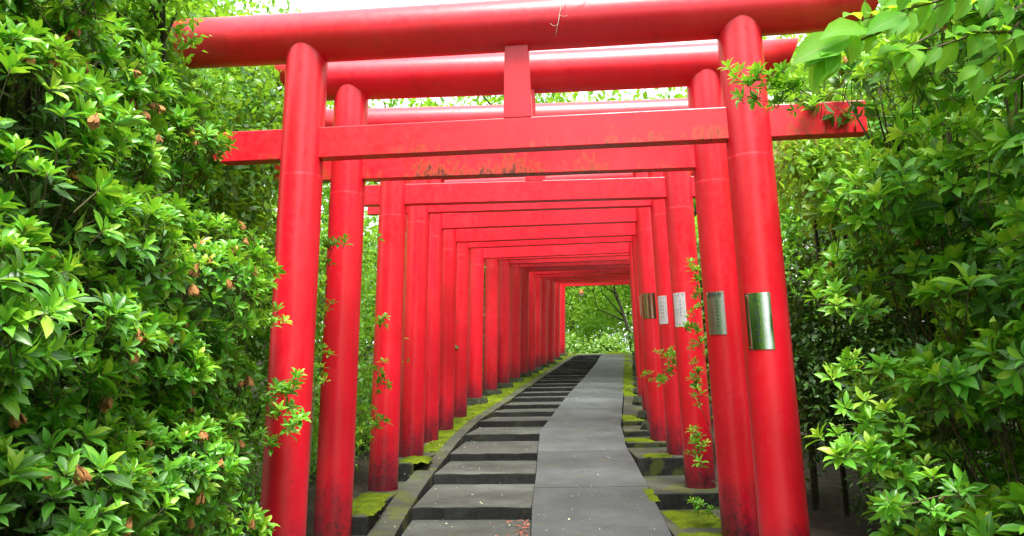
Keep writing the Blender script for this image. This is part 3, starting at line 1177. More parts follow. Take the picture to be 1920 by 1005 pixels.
def sprig(points, step, size, tint0=0.7, start=0.3, n_leaves=(8, 12)):
    """a shoot that runs along points with whorls at its joints and tip"""
    pts = np.array(points, float)
    seg = np.linalg.norm(np.diff(pts, axis=0), axis=1)
    tot = seg.sum()
    P, Nn = [], []
    cum = np.concatenate([[0], np.cumsum(seg)])
    for t in np.arange(tot, tot * start, -step * 0.4):
        p = np.array([np.interp(t, cum, pts[:, k]) for k in range(3)])
        P.append(p + RNG.normal(size=3) * step * 0.45)
        Nn.append(unit(pts[-1] - pts[0]) * 0.6 + np.array([0, -0.2, 0.4]) + RNG.normal(size=3) * 0.3)
    P, Nn = np.array(P), unit(np.array(Nn))
    s, st = whorls(P, Nn, lambda p: size, n_leaves, tint0=tint0, stem=False, width=0.36)
    st += [(pts[i], pts[i + 1]) for i in range(len(pts) - 1)]
    return s, st


# ------------------------------------------------------------------ near left azalea
rl = random.Random(5)
lobesL = []
for y in np.arange(1.25, 3.75, 0.36):
    for z in np.arange(-1.35, 1.75, 0.36):
        # right-hand face of the hedge: further back at the top
        face = -1.0 - 0.10 * min(1, max(0, (y - 1.6) / 1.6)) - ((0.32 if y > 2.7 else 0.18) if z > 0.62 else 0) + 0.03 * math.sin(3 * y + 2 * z)
        if z > 1.3:
            face = -1.2 - 0.3 * (y - 1.4)
        if z < -0.5:
            face -= 0.06
        if rl.random() < 0.13:
            continue                                           # dark pockets
        rr = rl.uniform(0.2, 0.36)
        lobesL.append(((face - 0.27 + rl.uniform(-.1, .05), y + rl.uniform(-.1, .1), z + rl.uniform(-.1, .1)), (rr * 0.95, rr * 1.15, rr * 0.66)))
        lobesL.append(((face - 0.75 + rl.uniform(-.1, .1), y + rl.uniform(-.1, .1), z + 0.1), (0.36, 0.38, 0.36)))
exL = [sprig([ray(470, 760, 3.75), ray(520, 735, 3.7), ray(556, 712, 3.62)], 0.05, 0.05),
       sprig([ray(470, 780, 3.75), ray(530, 760, 3.65), ray(566, 770, 3.6)], 0.055, 0.048),
       sprig([ray(450, 830, 3.7), ray(500, 830, 3.65), ray(530, 815, 3.6)], 0.06, 0.05),
       sprig([ray(440, 610, 3.7), ray(480, 600, 3.65), ray(520, 590, 3.6)], 0.06, 0.05),
       sprig([ray(360, 290, 3.5), ray(400, 270, 3.5), ray(432, 262, 3.45)], 0.05, 0.045),
       sprig([ray(330, 170, 3.5), ray(380, 160, 3.5), ray(415, 150, 3.4)], 0.05, 0.045)]
bush('azalea_bush', lobesL, 'big glossy azalea bush filling the left side, bright whorled leaves and withered brown blooms',
     lambda p: 0.062, per_m2=235, withered=110, extra=exL, root=(-1.55, 2.6, hill(-1.55, 2.6)), wsize=0.038, tint0=0.55, width=0.38, n_leaves=(9, 13), up=0.8)

# ------------------------------------------------------------------ near right azalea
lobesR = []
for y in np.arange(1.5, 3.9, 0.4):
    for z in np.arange(-1.3, 1.35, 0.42):
        face = 1.46 + 0.05 * math.sin(2.5 * y + 3 * z) + 0.16 * max(0, 0.3 - z) * max(0, y - 2.4)
        if y < 2.5:
            face += 0.1 * (2.5 - y)
        if rl.random() < 0.14 and z < 0.3:
            continue                                           # holes that look into the dark
        rr = rl.uniform(0.2, 0.33)
        lobesR.append(((face + 0.25 + rl.uniform(-.08, .1), y + rl.uniform(-.12, .12), z + rl.uniform(-.12, .12)), (rr, rr * 1.15, rr * 0.48)))
        if rl.random() < 0.7:
            lobesR.append(((face + 0.8 + rl.uniform(-.1, .1), y + rl.uniform(-.1, .1), z), (0.36, 0.38, 0.3)))
exR = [sprig([ray(1690, 222, 2.9), ray(1600, 215, 2.85), ray(1540, 190, 2.85), ray(1500, 168, 2.9), ray(1455, 150, 2.95)], 0.045, 0.045, 0.75, 0.62),
       sprig([ray(1540, 190, 2.85), ray(1480, 190, 2.95), ray(1430, 190, 3.0), ray(1395, 178, 3.0)], 0.05, 0.042, 0.5, 0.4),
       sprig([ray(1500, 168, 2.9), ray(1440, 135, 2.95), ray(1385, 125, 3.0)], 0.045, 0.045, 0.8, 0.05),
       sprig([ray(1500, 150, 2.9), ray(1430, 150, 2.95), ray(1372, 155, 3.0)], 0.05, 0.042, 0.7, 0.05),
       sprig([ray(1720, 700, 3.0), ray(1640, 690, 2.9), ray(1560, 695, 2.85)], 0.06, 0.065, 0.8),
       sprig([ray(1750, 880, 2.7), ray(1660, 860, 2.6), ray(1570, 850, 2.6)], 0.06, 0.068, 0.75),
       sprig([ray(1740, 800, 2.8), ray(1650, 790, 2.7), ray(1560, 800, 2.7)], 0.06, 0.065, 0.7),
       sprig([ray(1680, 520, 3.2), ray(1600, 520, 3.2), ray(1530, 530, 3.2)], 0.06, 0.068, 0.8),
       sprig([ray(1700, 600, 3.0), ray(1610, 575, 3.0), ray(1530, 570, 3.0)], 0.06, 0.065, 0.75),
       sprig([ray(1780, 400, 3.0), ray(1690, 390, 3.0), ray(1600, 410, 2.95)], 0.06, 0.065, 0.85),
       sprig([ray(1760, 320, 3.0), ray(1680, 300, 3.0), ray(1630, 300, 2.95)], 0.06, 0.06, 0.9, 0.1),
       sprig([ray(1900, 250, 2.6), ray(1800, 230, 2.6), ray(1720, 240, 2.6)], 0.06, 0.065, 0.9),
       sprig([ray(1850, 930, 2.3), ray(1760, 930, 2.2), ray(1690, 950, 2.2)], 0.07, 0.056, 0.55)]
bush('azalea_bush', lobesR, 'azalea bush filling the right side, loose whorls of leaves over dark gaps',
     lambda p: 0.086, per_m2=125, withered=12, extra=exR, root=(1.95, 2.7, hill(1.95, 2.7)), wsize=0.032, tint0=0.68, width=0.42, up=0.8, boughs=3)


# ------------------------------------------------------------------ trees and further shrubs
def crown_mesh(name, lobes, n, leaf, mat, kind='coarse', fill=0.45, tint=0.5, up=0.3):
    """leaves in clumps through the volume of ellipsoid lobes"""
    C = np.array([l[0] for l in lobes], float)
    R = np.array([l[1] for l in lobes], float)
    vol = np.prod(R, axis=1) ** 0.8
    cnt = RNG.multinomial(n, vol / vol.sum())
    P, Nn, T = [], [], []
    for c, r, k in zip(C, R, cnt):
        ncl = max(3, k // 14)
        u = rand_dirs(ncl)
        rad = (fill + (1.02 - fill) * RNG.random((ncl, 1)) ** 0.6)
        cc = c + u * r * rad
        own = np.clip(RNG.normal(tint, 0.18, ncl), 0, 1)
        which = RNG.integers(0, ncl, k)
        P.append(cc[which] + RNG.normal(size=(k, 3)) * leaf * 1.3)
        Nn.append(u[which])
        T.append(np.clip(own[which] + RNG.normal(size=k) * 0.08, 0, 1))
    P, Nn, T = np.concatenate(P), np.concatenate(Nn), np.concatenate(T)
    k = len(P)
    D = unit(Nn * 0.5 + RNG.normal(size=(k, 3)) * 0.7 + np.array([0, 0, -0.15]))
    NN = unit(np.array([0, 0, 1.0]) * (0.7 + up) + Nn * 0.4 + RNG.normal(size=(k, 3)) * 0.5)
    L = leaf * RNG.uniform(0.7, 1.3, k)
    return leaves_mesh(name, P, D, NN, L, L * RNG.uniform(0.4, 0.55, k), T, mat, kind)


def blob_lobes(c, r, n, sub=0.42, seed=0, flat=0.8):
    rd = np.random.default_rng(seed)
    L = []
    for _ in range(n):
        u = unit(rd.normal(size=3)) * rd.uniform(0.35, 1.0) ** 0.6
        s = sub * rd.uniform(0.7, 1.25)
        L.append((np.array(c) + u * np.array(r) * 0.8, np.array(r) * s * np.array([1, 1, flat])))
    return L


def tree(name, base, lobes, n, leaf, mat, label, group=None, trunk_r=0.08, cat_='tree', kind='coarse', bend=(0, 0), tint=0.5, limbs=6, fill=0.45, bark=M_BARK, trunk_pts=None):
    base = np.array(base, float)
    e = empty(name, tuple(base), 0, label, cat_, group)
    C = np.array([l[0] for l in lobes])
    L2 = [(np.array(c) - base, r) for c, r in lobes]
    stuff_part('crown' if cat_ == 'tree' else 'foliage', crown_mesh('crown', L2, n, leaf, mat, kind, fill, tint), e)
    topc = C.mean(axis=0) - base
    if trunk_pts is None:
        trunk_pts = [np.array([0, 0, -0.2]), topc * 0.3 + np.array([bend[0], bend[1], 0]), topc * 0.65 + np.array([bend[0] * .6, bend[1] * .6, 0]), topc]
    else:
        trunk_pts = [np.array(p) - base for p in trunk_pts]
    nT = len(trunk_pts)
    rads = [trunk_r * (1 - 0.6 * k / (nT - 1)) for k in range(nT)]
    link(bpy.data.objects.new('trunk' if cat_ == 'tree' else 'stem', tubes_mesh('trunk', [(trunk_pts, rads)], bark, 9)), e)
    tb = []
    order = RNG.permutation(len(C))[:limbs]
    for q in order:
        t = C[q] - base
        k = RNG.uniform(0.35, 0.9)
        s = np.array([np.interp(k * (nT - 1), range(nT), [p[a] for p in trunk_pts]) for a in range(3)])
        m = (s + t) / 2 + RNG.normal(size=3) * 0.08 * np.linalg.norm(t - s)
        tb.append(([s, m, t], [trunk_r * .45, trunk_r * .28, trunk_r * .1]))
        for _ in range(4):
            t2 = t + rand_dirs(1)[0] * np.array(lobes[q][1]) * 0.8
            tb.append(([m * .4 + t * .6, (m + t2) / 2 + (t - m) * .3, t2], [trunk_r * .16, trunk_r * .1, trunk_r * .04]))
    if tb:
        o = link(bpy.data.objects.new('limbs', tubes_mesh('limbs', tb, bark, 5)), e)
        o['kind'] = 'stuff'
    return e


def hillp(x, y):
    return (x, y, hill(x, y) - 0.02)


# shrubs standing along both outer sides of the gates, seen through the slits
LB = ['bushy evergreen shrub behind the first gap on the left, beside the second gate',
      'evergreen shrub with trailing leafy twigs beside the third left pillar',
      'dark shrub outside the fifth left pillar', 'dark shrub outside the eighth left pillar',
      'dark shrub outside the tenth left pillar', 'dark shrub outside the thirteenth left pillar',
      'dark shrub outside the sixteenth left pillar']
for q, (y, h) in enumerate([(5.0, 2.3), (6.6, 2.2), (8.4, 2.3), (10.6, 2.3), (13.0, 2.4), (16.2, 2.5), (20.0, 2.6)]):
    x = xc(y) - 1.85 - 0.1 * (q > 1)
    z0 = hill(x, y)
    lob = blob_lobes((x, y, z0 + h * 0.5), (0.5, 0.95 + 0.12 * q, h * 0.55), 16, 0.4, seed=20 + q)
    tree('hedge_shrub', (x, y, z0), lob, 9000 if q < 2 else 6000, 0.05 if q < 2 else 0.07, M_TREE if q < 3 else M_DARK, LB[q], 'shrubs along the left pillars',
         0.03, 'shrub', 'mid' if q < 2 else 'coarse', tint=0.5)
LBR = ['dark twiggy shrub in the shade just right of the first two gates', 'leafy shrub with pale young shoots between the second and third right pillars',
       'dark shrub outside the fourth right pillar', 'dark shrub outside the sixth right pillar', 'dark shrub outside the ninth right pillar',
       'dark shrub outside the thirteenth right pillar', 'dark shrub outside the seventeenth right pillar']
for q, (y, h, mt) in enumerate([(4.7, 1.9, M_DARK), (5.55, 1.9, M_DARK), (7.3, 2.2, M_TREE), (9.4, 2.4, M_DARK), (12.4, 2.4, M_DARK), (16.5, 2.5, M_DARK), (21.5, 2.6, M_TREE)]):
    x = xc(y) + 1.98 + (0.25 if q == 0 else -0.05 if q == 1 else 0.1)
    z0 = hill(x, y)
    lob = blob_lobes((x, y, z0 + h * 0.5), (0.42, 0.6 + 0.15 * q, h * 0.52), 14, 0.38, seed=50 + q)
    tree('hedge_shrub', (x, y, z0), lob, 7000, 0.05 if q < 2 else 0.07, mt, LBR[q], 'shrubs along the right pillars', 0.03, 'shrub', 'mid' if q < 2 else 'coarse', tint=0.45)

# the wall of greenery on the left, behind the near azalea
tree('evergreen_tree', hillp(-2.3, 4.9), blob_lobes((-1.98, 4.75, 1.05), (0.55, 0.9, 1.8), 34, 0.3, 3), 26000, 0.06, M_TREE,
     'dense small-leaved evergreen between the big azalea and the first gate', None, 0.07, kind='mid', tint=0.24)
tree('maple_tree', hillp(-2.4, 3.3), blob_lobes((-1.72, 3.25, 1.72), (0.5, 0.33, 0.26), 18, 0.32, 9), 4200, 0.045, M_TREE,
     'small-leaved tree whose low branch hangs over the left end of the first top beam', None, 0.06, kind='mid', tint=0.55, bend=(-.2, 0))
tree('maple_tree', hillp(-5.0, 9.5), blob_lobes((-4.4, 9.5, 3.6), (2.3, 2.2, 2.2), 30, 0.34, 4), 16000, 0.11, M_LIGHT,
     'pale green tree high at the upper left behind the azalea', None, 0.12, tint=0.45)
tree('evergreen_tree', hillp(-4.2, 6.8), blob_lobes((-3.9, 6.8, 1.8), (1.4, 1.4, 2.4), 30, 0.33, 5), 16000, 0.09, M_TREE,
     'mid green tree behind the azalea at the far left', None, 0.12, tint=0.4)

# right side: bright shrubs behind the azalea
tree('azalea_shrub', hillp(2.35, 4.9), blob_lobes((2.4, 4.9, 1.35), (0.75, 0.6, 0.4), 18, 0.33, 12), 8000, 0.055, M_LIGHT,
     'bright yellow-green shrub right of the first gate under its tie beam end', None, 0.04, 'shrub', 'mid', tint=0.5)
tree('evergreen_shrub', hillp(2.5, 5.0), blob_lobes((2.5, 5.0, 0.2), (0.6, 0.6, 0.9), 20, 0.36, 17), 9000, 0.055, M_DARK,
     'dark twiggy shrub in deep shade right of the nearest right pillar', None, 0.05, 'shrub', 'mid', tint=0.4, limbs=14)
tree('bronze_shrub', hillp(2.2, 5.3), blob_lobes(ray(1490, 290, 5.0), (0.28, 0.25, 0.16), 9, 0.4, 13), 1300, 0.06, M_RUST,
     'shrub with coppery young leaves just right of the first right pillar', None, 0.02, 'shrub', 'mid', tint=0.6)
tree('evergreen_tree', hillp(3.0, 4.2), blob_lobes((2.9, 4.1, 1.6), (0.9, 1.0, 1.3), 30, 0.32, 14), 20000, 0.06, M_TREE,
     'mid green leafy tree behind the right azalea at the upper right', None, 0.08, kind='mid', tint=0.6)
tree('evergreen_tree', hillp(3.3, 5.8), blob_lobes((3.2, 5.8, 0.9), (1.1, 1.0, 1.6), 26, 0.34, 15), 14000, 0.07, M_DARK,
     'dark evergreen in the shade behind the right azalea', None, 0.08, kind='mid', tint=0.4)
tree('maple_tree', hillp(5.2, 8.8), blob_lobes((4.6, 8.8, 3.4), (2.0, 2.2, 2.3), 30, 0.34, 16), 16000, 0.11, M_LIGHT,
     'pale green tree rising behind the right ends of the first gates', None, 0.12, tint=0.5)

# canopy over the tunnel and woodland behind
FT = [(-2.6, 13.8, 4.2, 'tree overhanging the left side of the tunnel middle'), (4.6, 15.5, 4.4, 'tree overhanging the right side of the tunnel middle'),
      (-1.4, 19.5, 5.0, 'tree standing left of the far half of the tunnel'), (5.8, 21.0, 5.4, 'tree standing right of the far half of the tunnel')]
for q, (x, y, zc, lb) in enumerate(FT):
    sx = 1 if x < xc(y) else -1
    lob = blob_lobes((x + sx * 2.2, y, zc), (3.2, 3.2, 1.0), 34, 0.34, 60 + q)
    tree('broadleaf_tree', hillp(x, y), lob, 8500, 0.15, M_TREE, lb, None, 0.14, tint=0.55)
for q, (x, y, zc, r, lb) in enumerate([
        (-1.6, 30.0, 4.2, 3.2, 'leafy tree beyond the tunnel, left one of those behind its opening'),
        (2.6, 33.5, 4.4, 3.4, 'bright green tree straight beyond the tunnel opening'),
        (7.2, 30.5, 4.6, 3.4, 'leafy tree beyond the tunnel, right one of those behind its opening'),
        (-7.5, 24.0, 5.5, 4.2, 'tall tree on the left slope beyond the azalea'),
        (-8.5, 15.0, 4.2, 3.8, 'round tree on the left slope level with the tunnel middle'),
        (10.0, 20.0, 5.0, 4.2, 'round tree on the right slope level with the tunnel middle'),
        (8.2, 12.5, 3.8, 3.2, 'round tree on the right slope nearer the first gates'),
        (-4.0, 38.0, 6.5, 4.5, 'far tall tree left of the tunnel end'),
        (11.5, 38.0, 6.5, 4.5, 'far tall tree right of the tunnel end'),
        (3.8, 40.0, 5.0, 4.4, 'farthest of the trees straight behind the tunnel opening'),
        (-4.8, -5.0, 5.0, 3.0, 'unseen tree added behind the viewer on the left to cut front light'),  # this and the next: unseen, added to dim light from the front
        (5.2, -6.0, 5.2, 3.0, 'unseen tree added behind the viewer on the right to cut front light')]):
    lob = blob_lobes((x, y, zc), (r, r, r * 0.95), 34, 0.3, 80 + q)
    tree('broadleaf_tree', hillp(x, y), lob, 17000, 0.2, M_LIGHT if q in (1, 0, 2, 4, 6, 9) else M_TREE, lb, None, 0.16, tint=0.75 if q in (0, 1, 2, 9) else 0.5)

for q, (x, y, z0, r, lb) in enumerate([(-2.3, -1.2, 0.2, (0.9, 2.6, 1.6), 'clipped bush behind the viewer on the left'), (2.6, -1.0, 0.2, (0.9, 2.6, 1.6), 'clipped bush behind the viewer on the right')]):
    tree('garden_shrub', hillp(x, y), blob_lobes((x, y, z0), r, 24, 0.35, 140 + q), 9000, 0.09, M_TREE, lb, None, 0.04, 'shrub', tint=0.5)

# slender leaning tree seen in the opening
tp = [ray(1186, 662, 29.0), ray(1178, 620, 29.0), ray(1166, 580, 29.0), ray(1153, 545, 29.0), ray(1146, 500, 29.0)]
tb0 = tp[0].copy()
tb0[2] = hill(tb0[0], tb0[1])
tree('slender_tree', tuple(tb0), blob_lobes(ray(1150, 505, 29.0), (1.6, 1.3, 0.9), 12, 0.35, 31), 3500, 0.11, M_LIGHT,
     'slender dark-stemmed tree leaning left in the tunnel opening', None, 0.075, trunk_pts=[tb0] + tp[1:], limbs=5)
for q, (x, y, r, h, mt, lb) in enumerate([
        (1.6, 27.9, 0.9, 0.5, M_BAMBOO, 'low bamboo grass with pale streaked leaves at the top of the steps'),
        (3.4, 27.6, 0.7, 0.4, M_BAMBOO, 'low pale bamboo grass at the top end of the ramp'),
        (0.6, 28.6, 1.0, 1.3, M_TREE, 'rounded shrub at the left of the tunnel opening'),
        (5.0, 28.4, 0.9, 1.1, M_DARK, 'dark rounded shrub at the right of the tunnel opening'),
        (3.0, 30.0, 1.6, 1.6, M_LIGHT, 'light green shrub in the middle of the tunnel opening')]):
    z0 = hill(x, y)
    lob = blob_lobes((x, y, z0 + h * .5), (r, 0.6, h * .6), 12, 0.4, 120 + q)
    tree('garden_shrub', (x, y, z0), lob, 3500, 0.12 if mt is not M_BAMBOO else 0.16, mt, lb, None, 0.02, 'shrub', tint=0.5)

# dense far woodland on both sides and behind, one mass
wl = []
rw = random.Random(3)
for q in range(120):
    a = q / 120 * 2 * math.pi
    rad = rw.uniform(26, 40)
    x, y = 3 + rad * math.cos(a), 14 + rad * math.sin(a)
    if abs(x) < 6 and y < 0 and y > -20:
        continue
    r = rw.uniform(3.5, 5.5)
    for lv in range(2):
        wl.append(((x + rw.uniform(-1, 1), y + rw.uniform(-1, 1), hill(x, y) + r * 0.6 + lv * 3.0), (r, r, r * 0.8)))
me = crown_mesh('woodland', wl, 60000, 0.55, M_TREE, 'coarse', 0.7, 0.5)
wo = link(bpy.data.objects.new('woodland', me))
tag(wo, 'far woodland closing the view on every side', kind='stuff')

# ------------------------------------------------------------------ tree with broad leaves at the upper right, close to the viewer
bt = (2.3, 1.9, hill(2.3, 1.9))
be = empty('broad_leaved_tree', bt, 0, 'tree with large soft bright green leaves hanging in at the top right corner', 'tree')
tbs = [([np.array([0, 0, -.2]), np.array([-.05, .05, 1.2]), np.array([-.15, .1, 2.2]), np.array([-.3, .1, 3.2])], [.05, .042, .032, .018])]
link(bpy.data.objects.new('trunk', tubes_mesh('trunk', tbs, M_BARK, 9)), be)
BLP, BLD, BLN, BLL = [], [], [], []
tbs = []
twigs = [[(1915, -30, 2.1), (1800, -10, 2.05), (1690, 20, 2.0), (1600, 40, 1.95)], [(1930, 60, 2.1), (1840, 60, 2.0), (1750, 90, 2.0), (1690, 100, 1.95)],
         [(1700, 20, 2.0), (1650, 60, 1.95), (1575, 90, 1.9), (1545, 110, 1.88)], [(1930, -60, 1.9), (1780, -40, 1.85), (1650, -20, 1.8)],
         [(1930, 10, 2.2), (1880, 90, 2.15), (1830, 130, 2.1)]]
for tw in twigs:
    pts = [ray(*t) - np.array(bt) for t in tw]
    start = pts[0] + (np.array([.25, .1, .1]) if tw[0][0] > 1900 else 0)
    if tw[0][0] <= 1900:
        start = pts[0] + np.array([.03, .01, .02])
    tbs.append(([start] + pts, [.006] + [.006 - .0045 * k / (len(pts) - 1) for k in range(len(pts))]))
    n = 0
    for a, b in zip(pts[:-1], pts[1:]):
        for t in (0.15, 0.5, 0.85):
            p = a * (1 - t) + b * t
            for s in (-1, 1):
                if random.random() < 0.12:
                    continue
                d = unit(b - a) * 0.7 + np.array([random.uniform(-.2, .2), random.uniform(-.5, .4), 0]) + np.array([0, 0, s * 0.45 - 0.35])
                BLP.append(p); BLD.append(unit(d)); BLN.append(unit(np.array([random.uniform(-.5, .5), -0.75 + random.uniform(-.3, .3), 0.8])))
                BLL.append(random.uniform(.065, .11))
for (a, b) in (((1600, 68, 1.9), (1487, 112, 1.86)), ((1570, 88, 1.9), (1528, 160, 1.88)), ((1625, 60, 1.9), (1540, 66, 1.85)), ((1700, 25, 1.9), (1625, 60, 1.88)), ((1600, 62, 1.9), (1598, 118, 1.88))):
    p, q = ray(*a), ray(*b)
    BLP.append(p - np.array(bt)); BLD.append(unit(q - p)); BLN.append(np.array([.2, -.8, .5])); BLL.append(float(np.linalg.norm(q - p)))
for k in range(44):                                       # leaves of the outer shoots across the corner
    px_, py_ = random.uniform(1600, 1935), random.uniform(-40, 170)
    if py_ > 60 + (px_ - 1600) * 0.5:
        continue
    p = ray(px_, py_, random.uniform(1.9, 2.4)) - np.array(bt)
    BLP.append(p); BLD.append(unit(np.array([random.uniform(-1, .3), random.uniform(-.4, .4), random.uniform(-.9, .1)])))
    BLN.append(unit(np.array([random.uniform(-.4, .4), -.6, .8]))); BLL.append(random.uniform(.055, .095))
    tbs.append(([p + np.array([.1, .05, .06]), p], [.0025, .0015]))
tv, tf, ta = leaf_template('fine')
bigs = []
for k in range(3):
    V = tv.copy()
    V[:, 2] += [0.02, 0.05, -.03][k] * np.sin(V[:, 0] * math.pi)
    bigs.append(np_mesh('leaf', V, tf, M_BIG, {'tint': np.full(len(tv), .5), 'across': ta}, smooth=True))
d, s, n = frames(np.array(BLD), np.array(BLN))
for k in range(len(BLP)):
    M = np.eye(4)
    M[:3, 0] = d[k] * BLL[k]; M[:3, 1] = s[k] * BLL[k] * .5; M[:3, 2] = n[k] * BLL[k]; M[:3, 3] = BLP[k]
    o = link(bpy.data.objects.new('leaf', bigs[k % 3]), be)
    o.matrix_basis = Matrix(M.tolist())
o = link(bpy.data.objects.new('twigs', tubes_mesh('twigs', tbs, M_TWIG, 5)), be)
o['kind'] = 'stuff'

# leafy twigs that lean into the tunnel between the pillars
def twig_plant(name, root, paths, size, label, mat=M_AZ, tint0=0.75, step=0.06, n_leaves=(7, 11), width=0.4):
    e = empty(name, tuple(root), 0, label, 'shrub')
    sets, tb = None, []
    r = np.array(root)
    for path in paths:
        s, st = sprig(path, step, size, tint0, n_leaves=n_leaves)
        sets = s if sets is None else cat(sets, s)
        tb += [([a - r, b - r], [.0025, .0018]) for a, b in st]
        tb.append(([np.array([0, 0, -.05]), (path[0] - r) * .5 + np.array([.02, 0, .05]), path[0] - r], [.008, .006, .003]))
    sets[0] = sets[0] - r
    o = stuff_part('foliage', leaves_mesh('foliage', *sets, mat, 'fine'), e)
    stuff_part('branches', tubes_mesh('branches', tb, M_TWIG, 4), e)
    return e


Y = 5.35
rt = ray(1330, 905, Y); rt[0] += .12; rt[2] = GATES[1][4]
twig_plant('azalea_shoots', rt, [[ray(1335, 900, Y), ray(1312, 860, Y), ray(1305, 800, Y), ray(1300, 840, Y)],
                                 [ray(1330, 800, Y), ray(1312, 760, Y), ray(1303, 700, Y), ray(1290, 665, Y)],
                                 [ray(1330, 700, Y), ray(1312, 640, Y), ray(1302, 590, Y), ray(1295, 610, Y)],
                                 [ray(1330, 620, Y), ray(1312, 560, Y), ray(1304, 520, Y), ray(1300, 485, Y)],
                                 [ray(1340, 970, 5.0), ray(1325, 955, 4.95), ray(1300, 940, 4.95)]],
           0.05, 'pale green azalea shoots squeezed between the second and third right pillars')
Y = 6.35
rt = ray(1275, 800, Y + .3); rt[0] += .25; rt[2] = GATES[2][4]
twig_plant('azalea_shoots', rt, [[ray(1290, 705, 6.7), ray(1262, 690, 6.6), ray(1235, 705, 6.5), ray(1217, 706, 6.5)],
                                 [ray(1290, 690, 6.7), ray(1268, 670, 6.6), ray(1250, 662, 6.5), ray(1240, 660, 6.5)]],
           0.055, 'short azalea spray reaching into the tunnel in front of the fourth right pillar')
Y = 5.5
rt = ray(655, 880, Y); rt[2] = GATES[2][4]
twig_plant('leafy_shrub', rt, [[ray(660, 700, Y), ray(690, 690, 5.6), ray(718, 690, 5.7), ray(722, 730, 5.75)],
                               [ray(660, 600, Y), ray(690, 610, 5.6), ray(718, 600, 5.7)],
                               [ray(660, 780, Y), ray(690, 770, 5.6), ray(712, 800, 5.75)],
                               [ray(665, 480, 5.6), ray(690, 470, 5.6), ray(706, 440, 5.6)],
                               [ray(665, 840, Y), ray(685, 830, 5.6), ray(690, 800, 5.6)]],
           0.05, 'leafy twigs poking out between the second and third left pillars', tint0=0.6)
Y = 4.25
rt = ray(600, 900, Y); rt[0] -= .12; rt[2] = GATES[0][4]
twig_plant('leafy_shrub', rt, [[ray(585, 520, Y), ray(610, 500, Y), ray(628, 455, Y), ray(640, 440, Y)], [ray(585, 470, Y), ray(605, 450, Y), ray(622, 470, Y)],
                               [ray(590, 620, Y), ray(600, 600, Y), ray(608, 560, Y)], [ray(590, 720, Y), ray(600, 700, Y), ray(605, 660, Y)]],
           0.045, 'small leafy sprig between the first and second left pillars', tint0=0.7)

# ------------------------------------------------------------------ small things
rk = ray(1745, 1000, 3.6)
bm = bmesh.new()
bmesh.ops.create_icosphere(bm, subdivisions=3, radius=1)
for v in bm.verts:
    n_ = 1 + 0.12 * math.sin(v.co.x * 5 + 1) * math.cos(v.co.y * 4) + 0.08 * math.sin(v.co.z * 9 + v.co.x * 7)
    v.co = Vector((max(-.8, min(.8, v.co.x)) * .075 * n_, v.co.y * .06 * n_, max(-.9, min(.75, v.co.z)) * .06 * n_))
o = bm_obj('rock', bm, M_PALE, None, (rk[0], rk[1], rk[2] - 0.0))
tag(o, 'pale grey rock on the dark soil under the right azalea', 'rock')
bm = bmesh.new()
bmesh.ops.create_icosphere(bm, subdivisions=3, radius=1)
for v in bm.verts:
    v.co = Vector((v.co.x * .3, v.co.y * .25, v.co.z * .22))
mound = bm_obj('mound', bm, M_SOIL, None, (rk[0] + .05, rk[1] + .05, rk[2] - 0.23), True)
tag(mound, 'dark soil mound under the right azalea', kind='structure')

# little hanging lamp at the tunnel end
lx = ray(1090, 548, 24.2)
le = empty('hanging_lamp', (lx[0], lx[1], lx[2] - .12), 0, 'tiny orange-capped lamp hanging in the tunnel opening', 'lamp')
cord_top = GATES[17][3] - (lx[2] - .12)
link(bpy.data.objects.new('cord', tubes_mesh('cord', [([np.array([0, .35, cord_top + .02]), np.array([0, .02, cord_top - .12]), np.array([0, 0, .2])], [.006, .006, .006])], M_BARK, 6)), le)
M_CAP = simple_mat('orange_cap', (.6, .15, .03), (.75, .25, .06), 20, .5)
M_GLASS = simple_mat('white_shade', (.75, .75, .72), (.82, .82, .8), 20, .3, .05)
for nm, mt, prof in (('cap', M_CAP, [(0.012, .22), (.03, .2), (.075, .1), (.085, .085), (0.0, .085)]), ('shade', M_GLASS, [(.05, .085), (.062, .05), (.05, .01), (.02, -.01), (0, -.012)])):
    V, F = [], []
    for r_, z_ in prof:
        for k in range(16):
            V.append((r_ * math.cos(k * math.pi / 8), r_ * math.sin(k * math.pi / 8), z_))
    for j in range(len(prof) - 1):
        for k in range(16):
            F.append((j * 16 + k, j * 16 + (k + 1) % 16, (j + 1) * 16 + (k + 1) % 16, (j + 1) * 16 + k))
    mesh_obj(nm, V, F, mt, le, smooth=True)

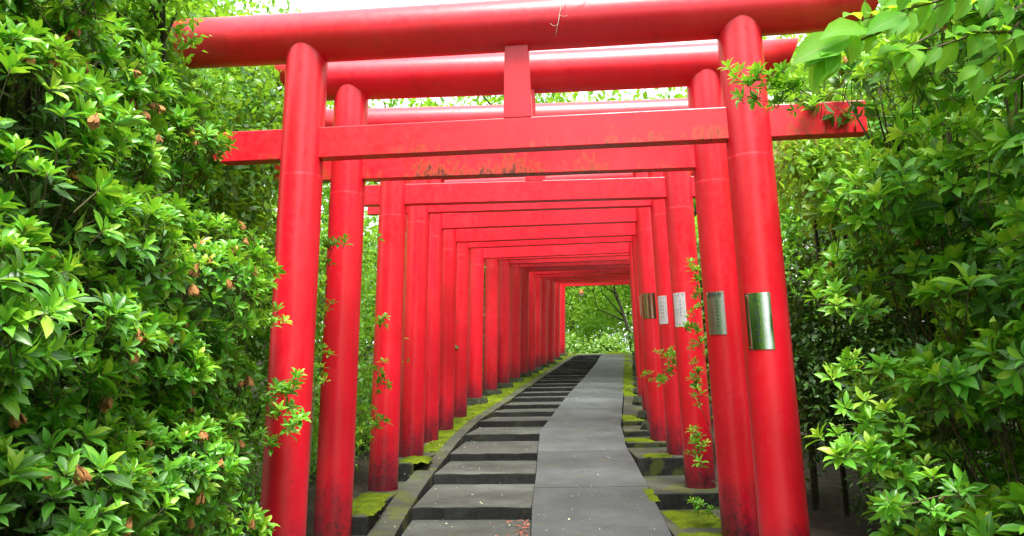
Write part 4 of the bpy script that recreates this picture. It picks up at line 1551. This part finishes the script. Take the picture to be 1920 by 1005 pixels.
# dry twig caught on the first top beam
g = GATES[0]
tw0 = np.array([ray(1052, -20, 3.62)[0], 3.62, g[3] + .68 + .13])
tt = [([ray(1060, -30, 3.72), ray(1052, 12, 3.655), ray(1046, 45, 3.64), ray(1041, 70, 3.65)], [.0022, .002, .0015, .001]),
      ([ray(1064, -8, 3.66), ray(1055, 15, 3.65), ray(1049, 27, 3.648)], [.0018, .0015, .0012]),
      ([ray(1048, 28, 3.648), ray(1056, 31, 3.65), ray(1065, 29, 3.645)], [.0016, .0014, .001]),
      ([ray(1046, 46, 3.64), ray(1038, 49, 3.65), ray(1032, 44, 3.65)], [.0014, .0012, .001]),
      ([ray(1106, -6, 3.67), ray(1094, 6, 3.65), ray(1083, 10, 3.65)], [.0022, .0016, .0012])]
o = link(bpy.data.objects.new('dry_twig', tubes_mesh('dry_twig', tt, M_PALE, 5)))
tag(o, 'thin dry twig dangling over the middle of the first top beam', 'twig')

# fallen petals and leaves on steps, ramp and moss
PV, PF = [], []
RV, RF = [], []


def flake(V, F, x, y, z, s):
    a = random.uniform(0, 6.28)
    b = len(V)
    t = [random.uniform(0, .4) * s for _ in range(4)]
    for k, (u, v) in enumerate(((-.5, 0), (0, -.3), (.5, 0), (0, .3))):
        V.append((x + s * (u * math.cos(a) - v * math.sin(a)), y + s * (u * math.sin(a) + v * math.cos(a)), z + 0.003 + t[k]))
    F += [(b, b + 1, b + 3), (b + 1, b + 2, b + 3)]


for _ in range(620):
    y = 4.6 + 12 * random.random() ** 1.3
    i = max(k for k in range(len(lips)) if lips[k] <= y)
    x = random.uniform(fx(SL, y) - .3, fx(RR, y))
    if fx(SL, y) - 0.17 < x < fx(SL, y) + .02:
        z = zg(y) + .032
    elif x <= fx(SL, y) - .17:
        z = zg(y) + .06
    elif x < fx(SRt, y):
        yn = lips[i + 1]
        t = (y - lips[i]) / (yn - lips[i])
        if t < .06:
            continue
        z0, z1 = zg(lips[i]) + .004, zg(yn) - .075
        z = z0 + (max(z0, z1) - z0) * t + .004
    else:
        if random.random() < .5:
            continue
        z = zg(y) + .014
    flake(PV, PF, x, y, z, random.uniform(.008, .02))
for _ in range(70):
    y = 4.7 + .6 * random.random()
    x = fx(SRt, y) - .02 - abs(random.gauss(0, .07))
    flake(RV, RF, x, y, zg(4.42) + .012 + (y - 4.42) / 1.05 * .04 + random.uniform(0, .01), random.uniform(.02, .04))
o = mesh_obj('fallen_petals', PV, PF, M_PETAL)
tag(o, 'small pale petals and leaf bits scattered over steps and ramp', kind='stuff')
o = mesh_obj('fallen_leaves', RV, RF, M_REDLEAF)
tag(o, 'reddish dead leaves gathered at the right end of the lowest step', kind='stuff')
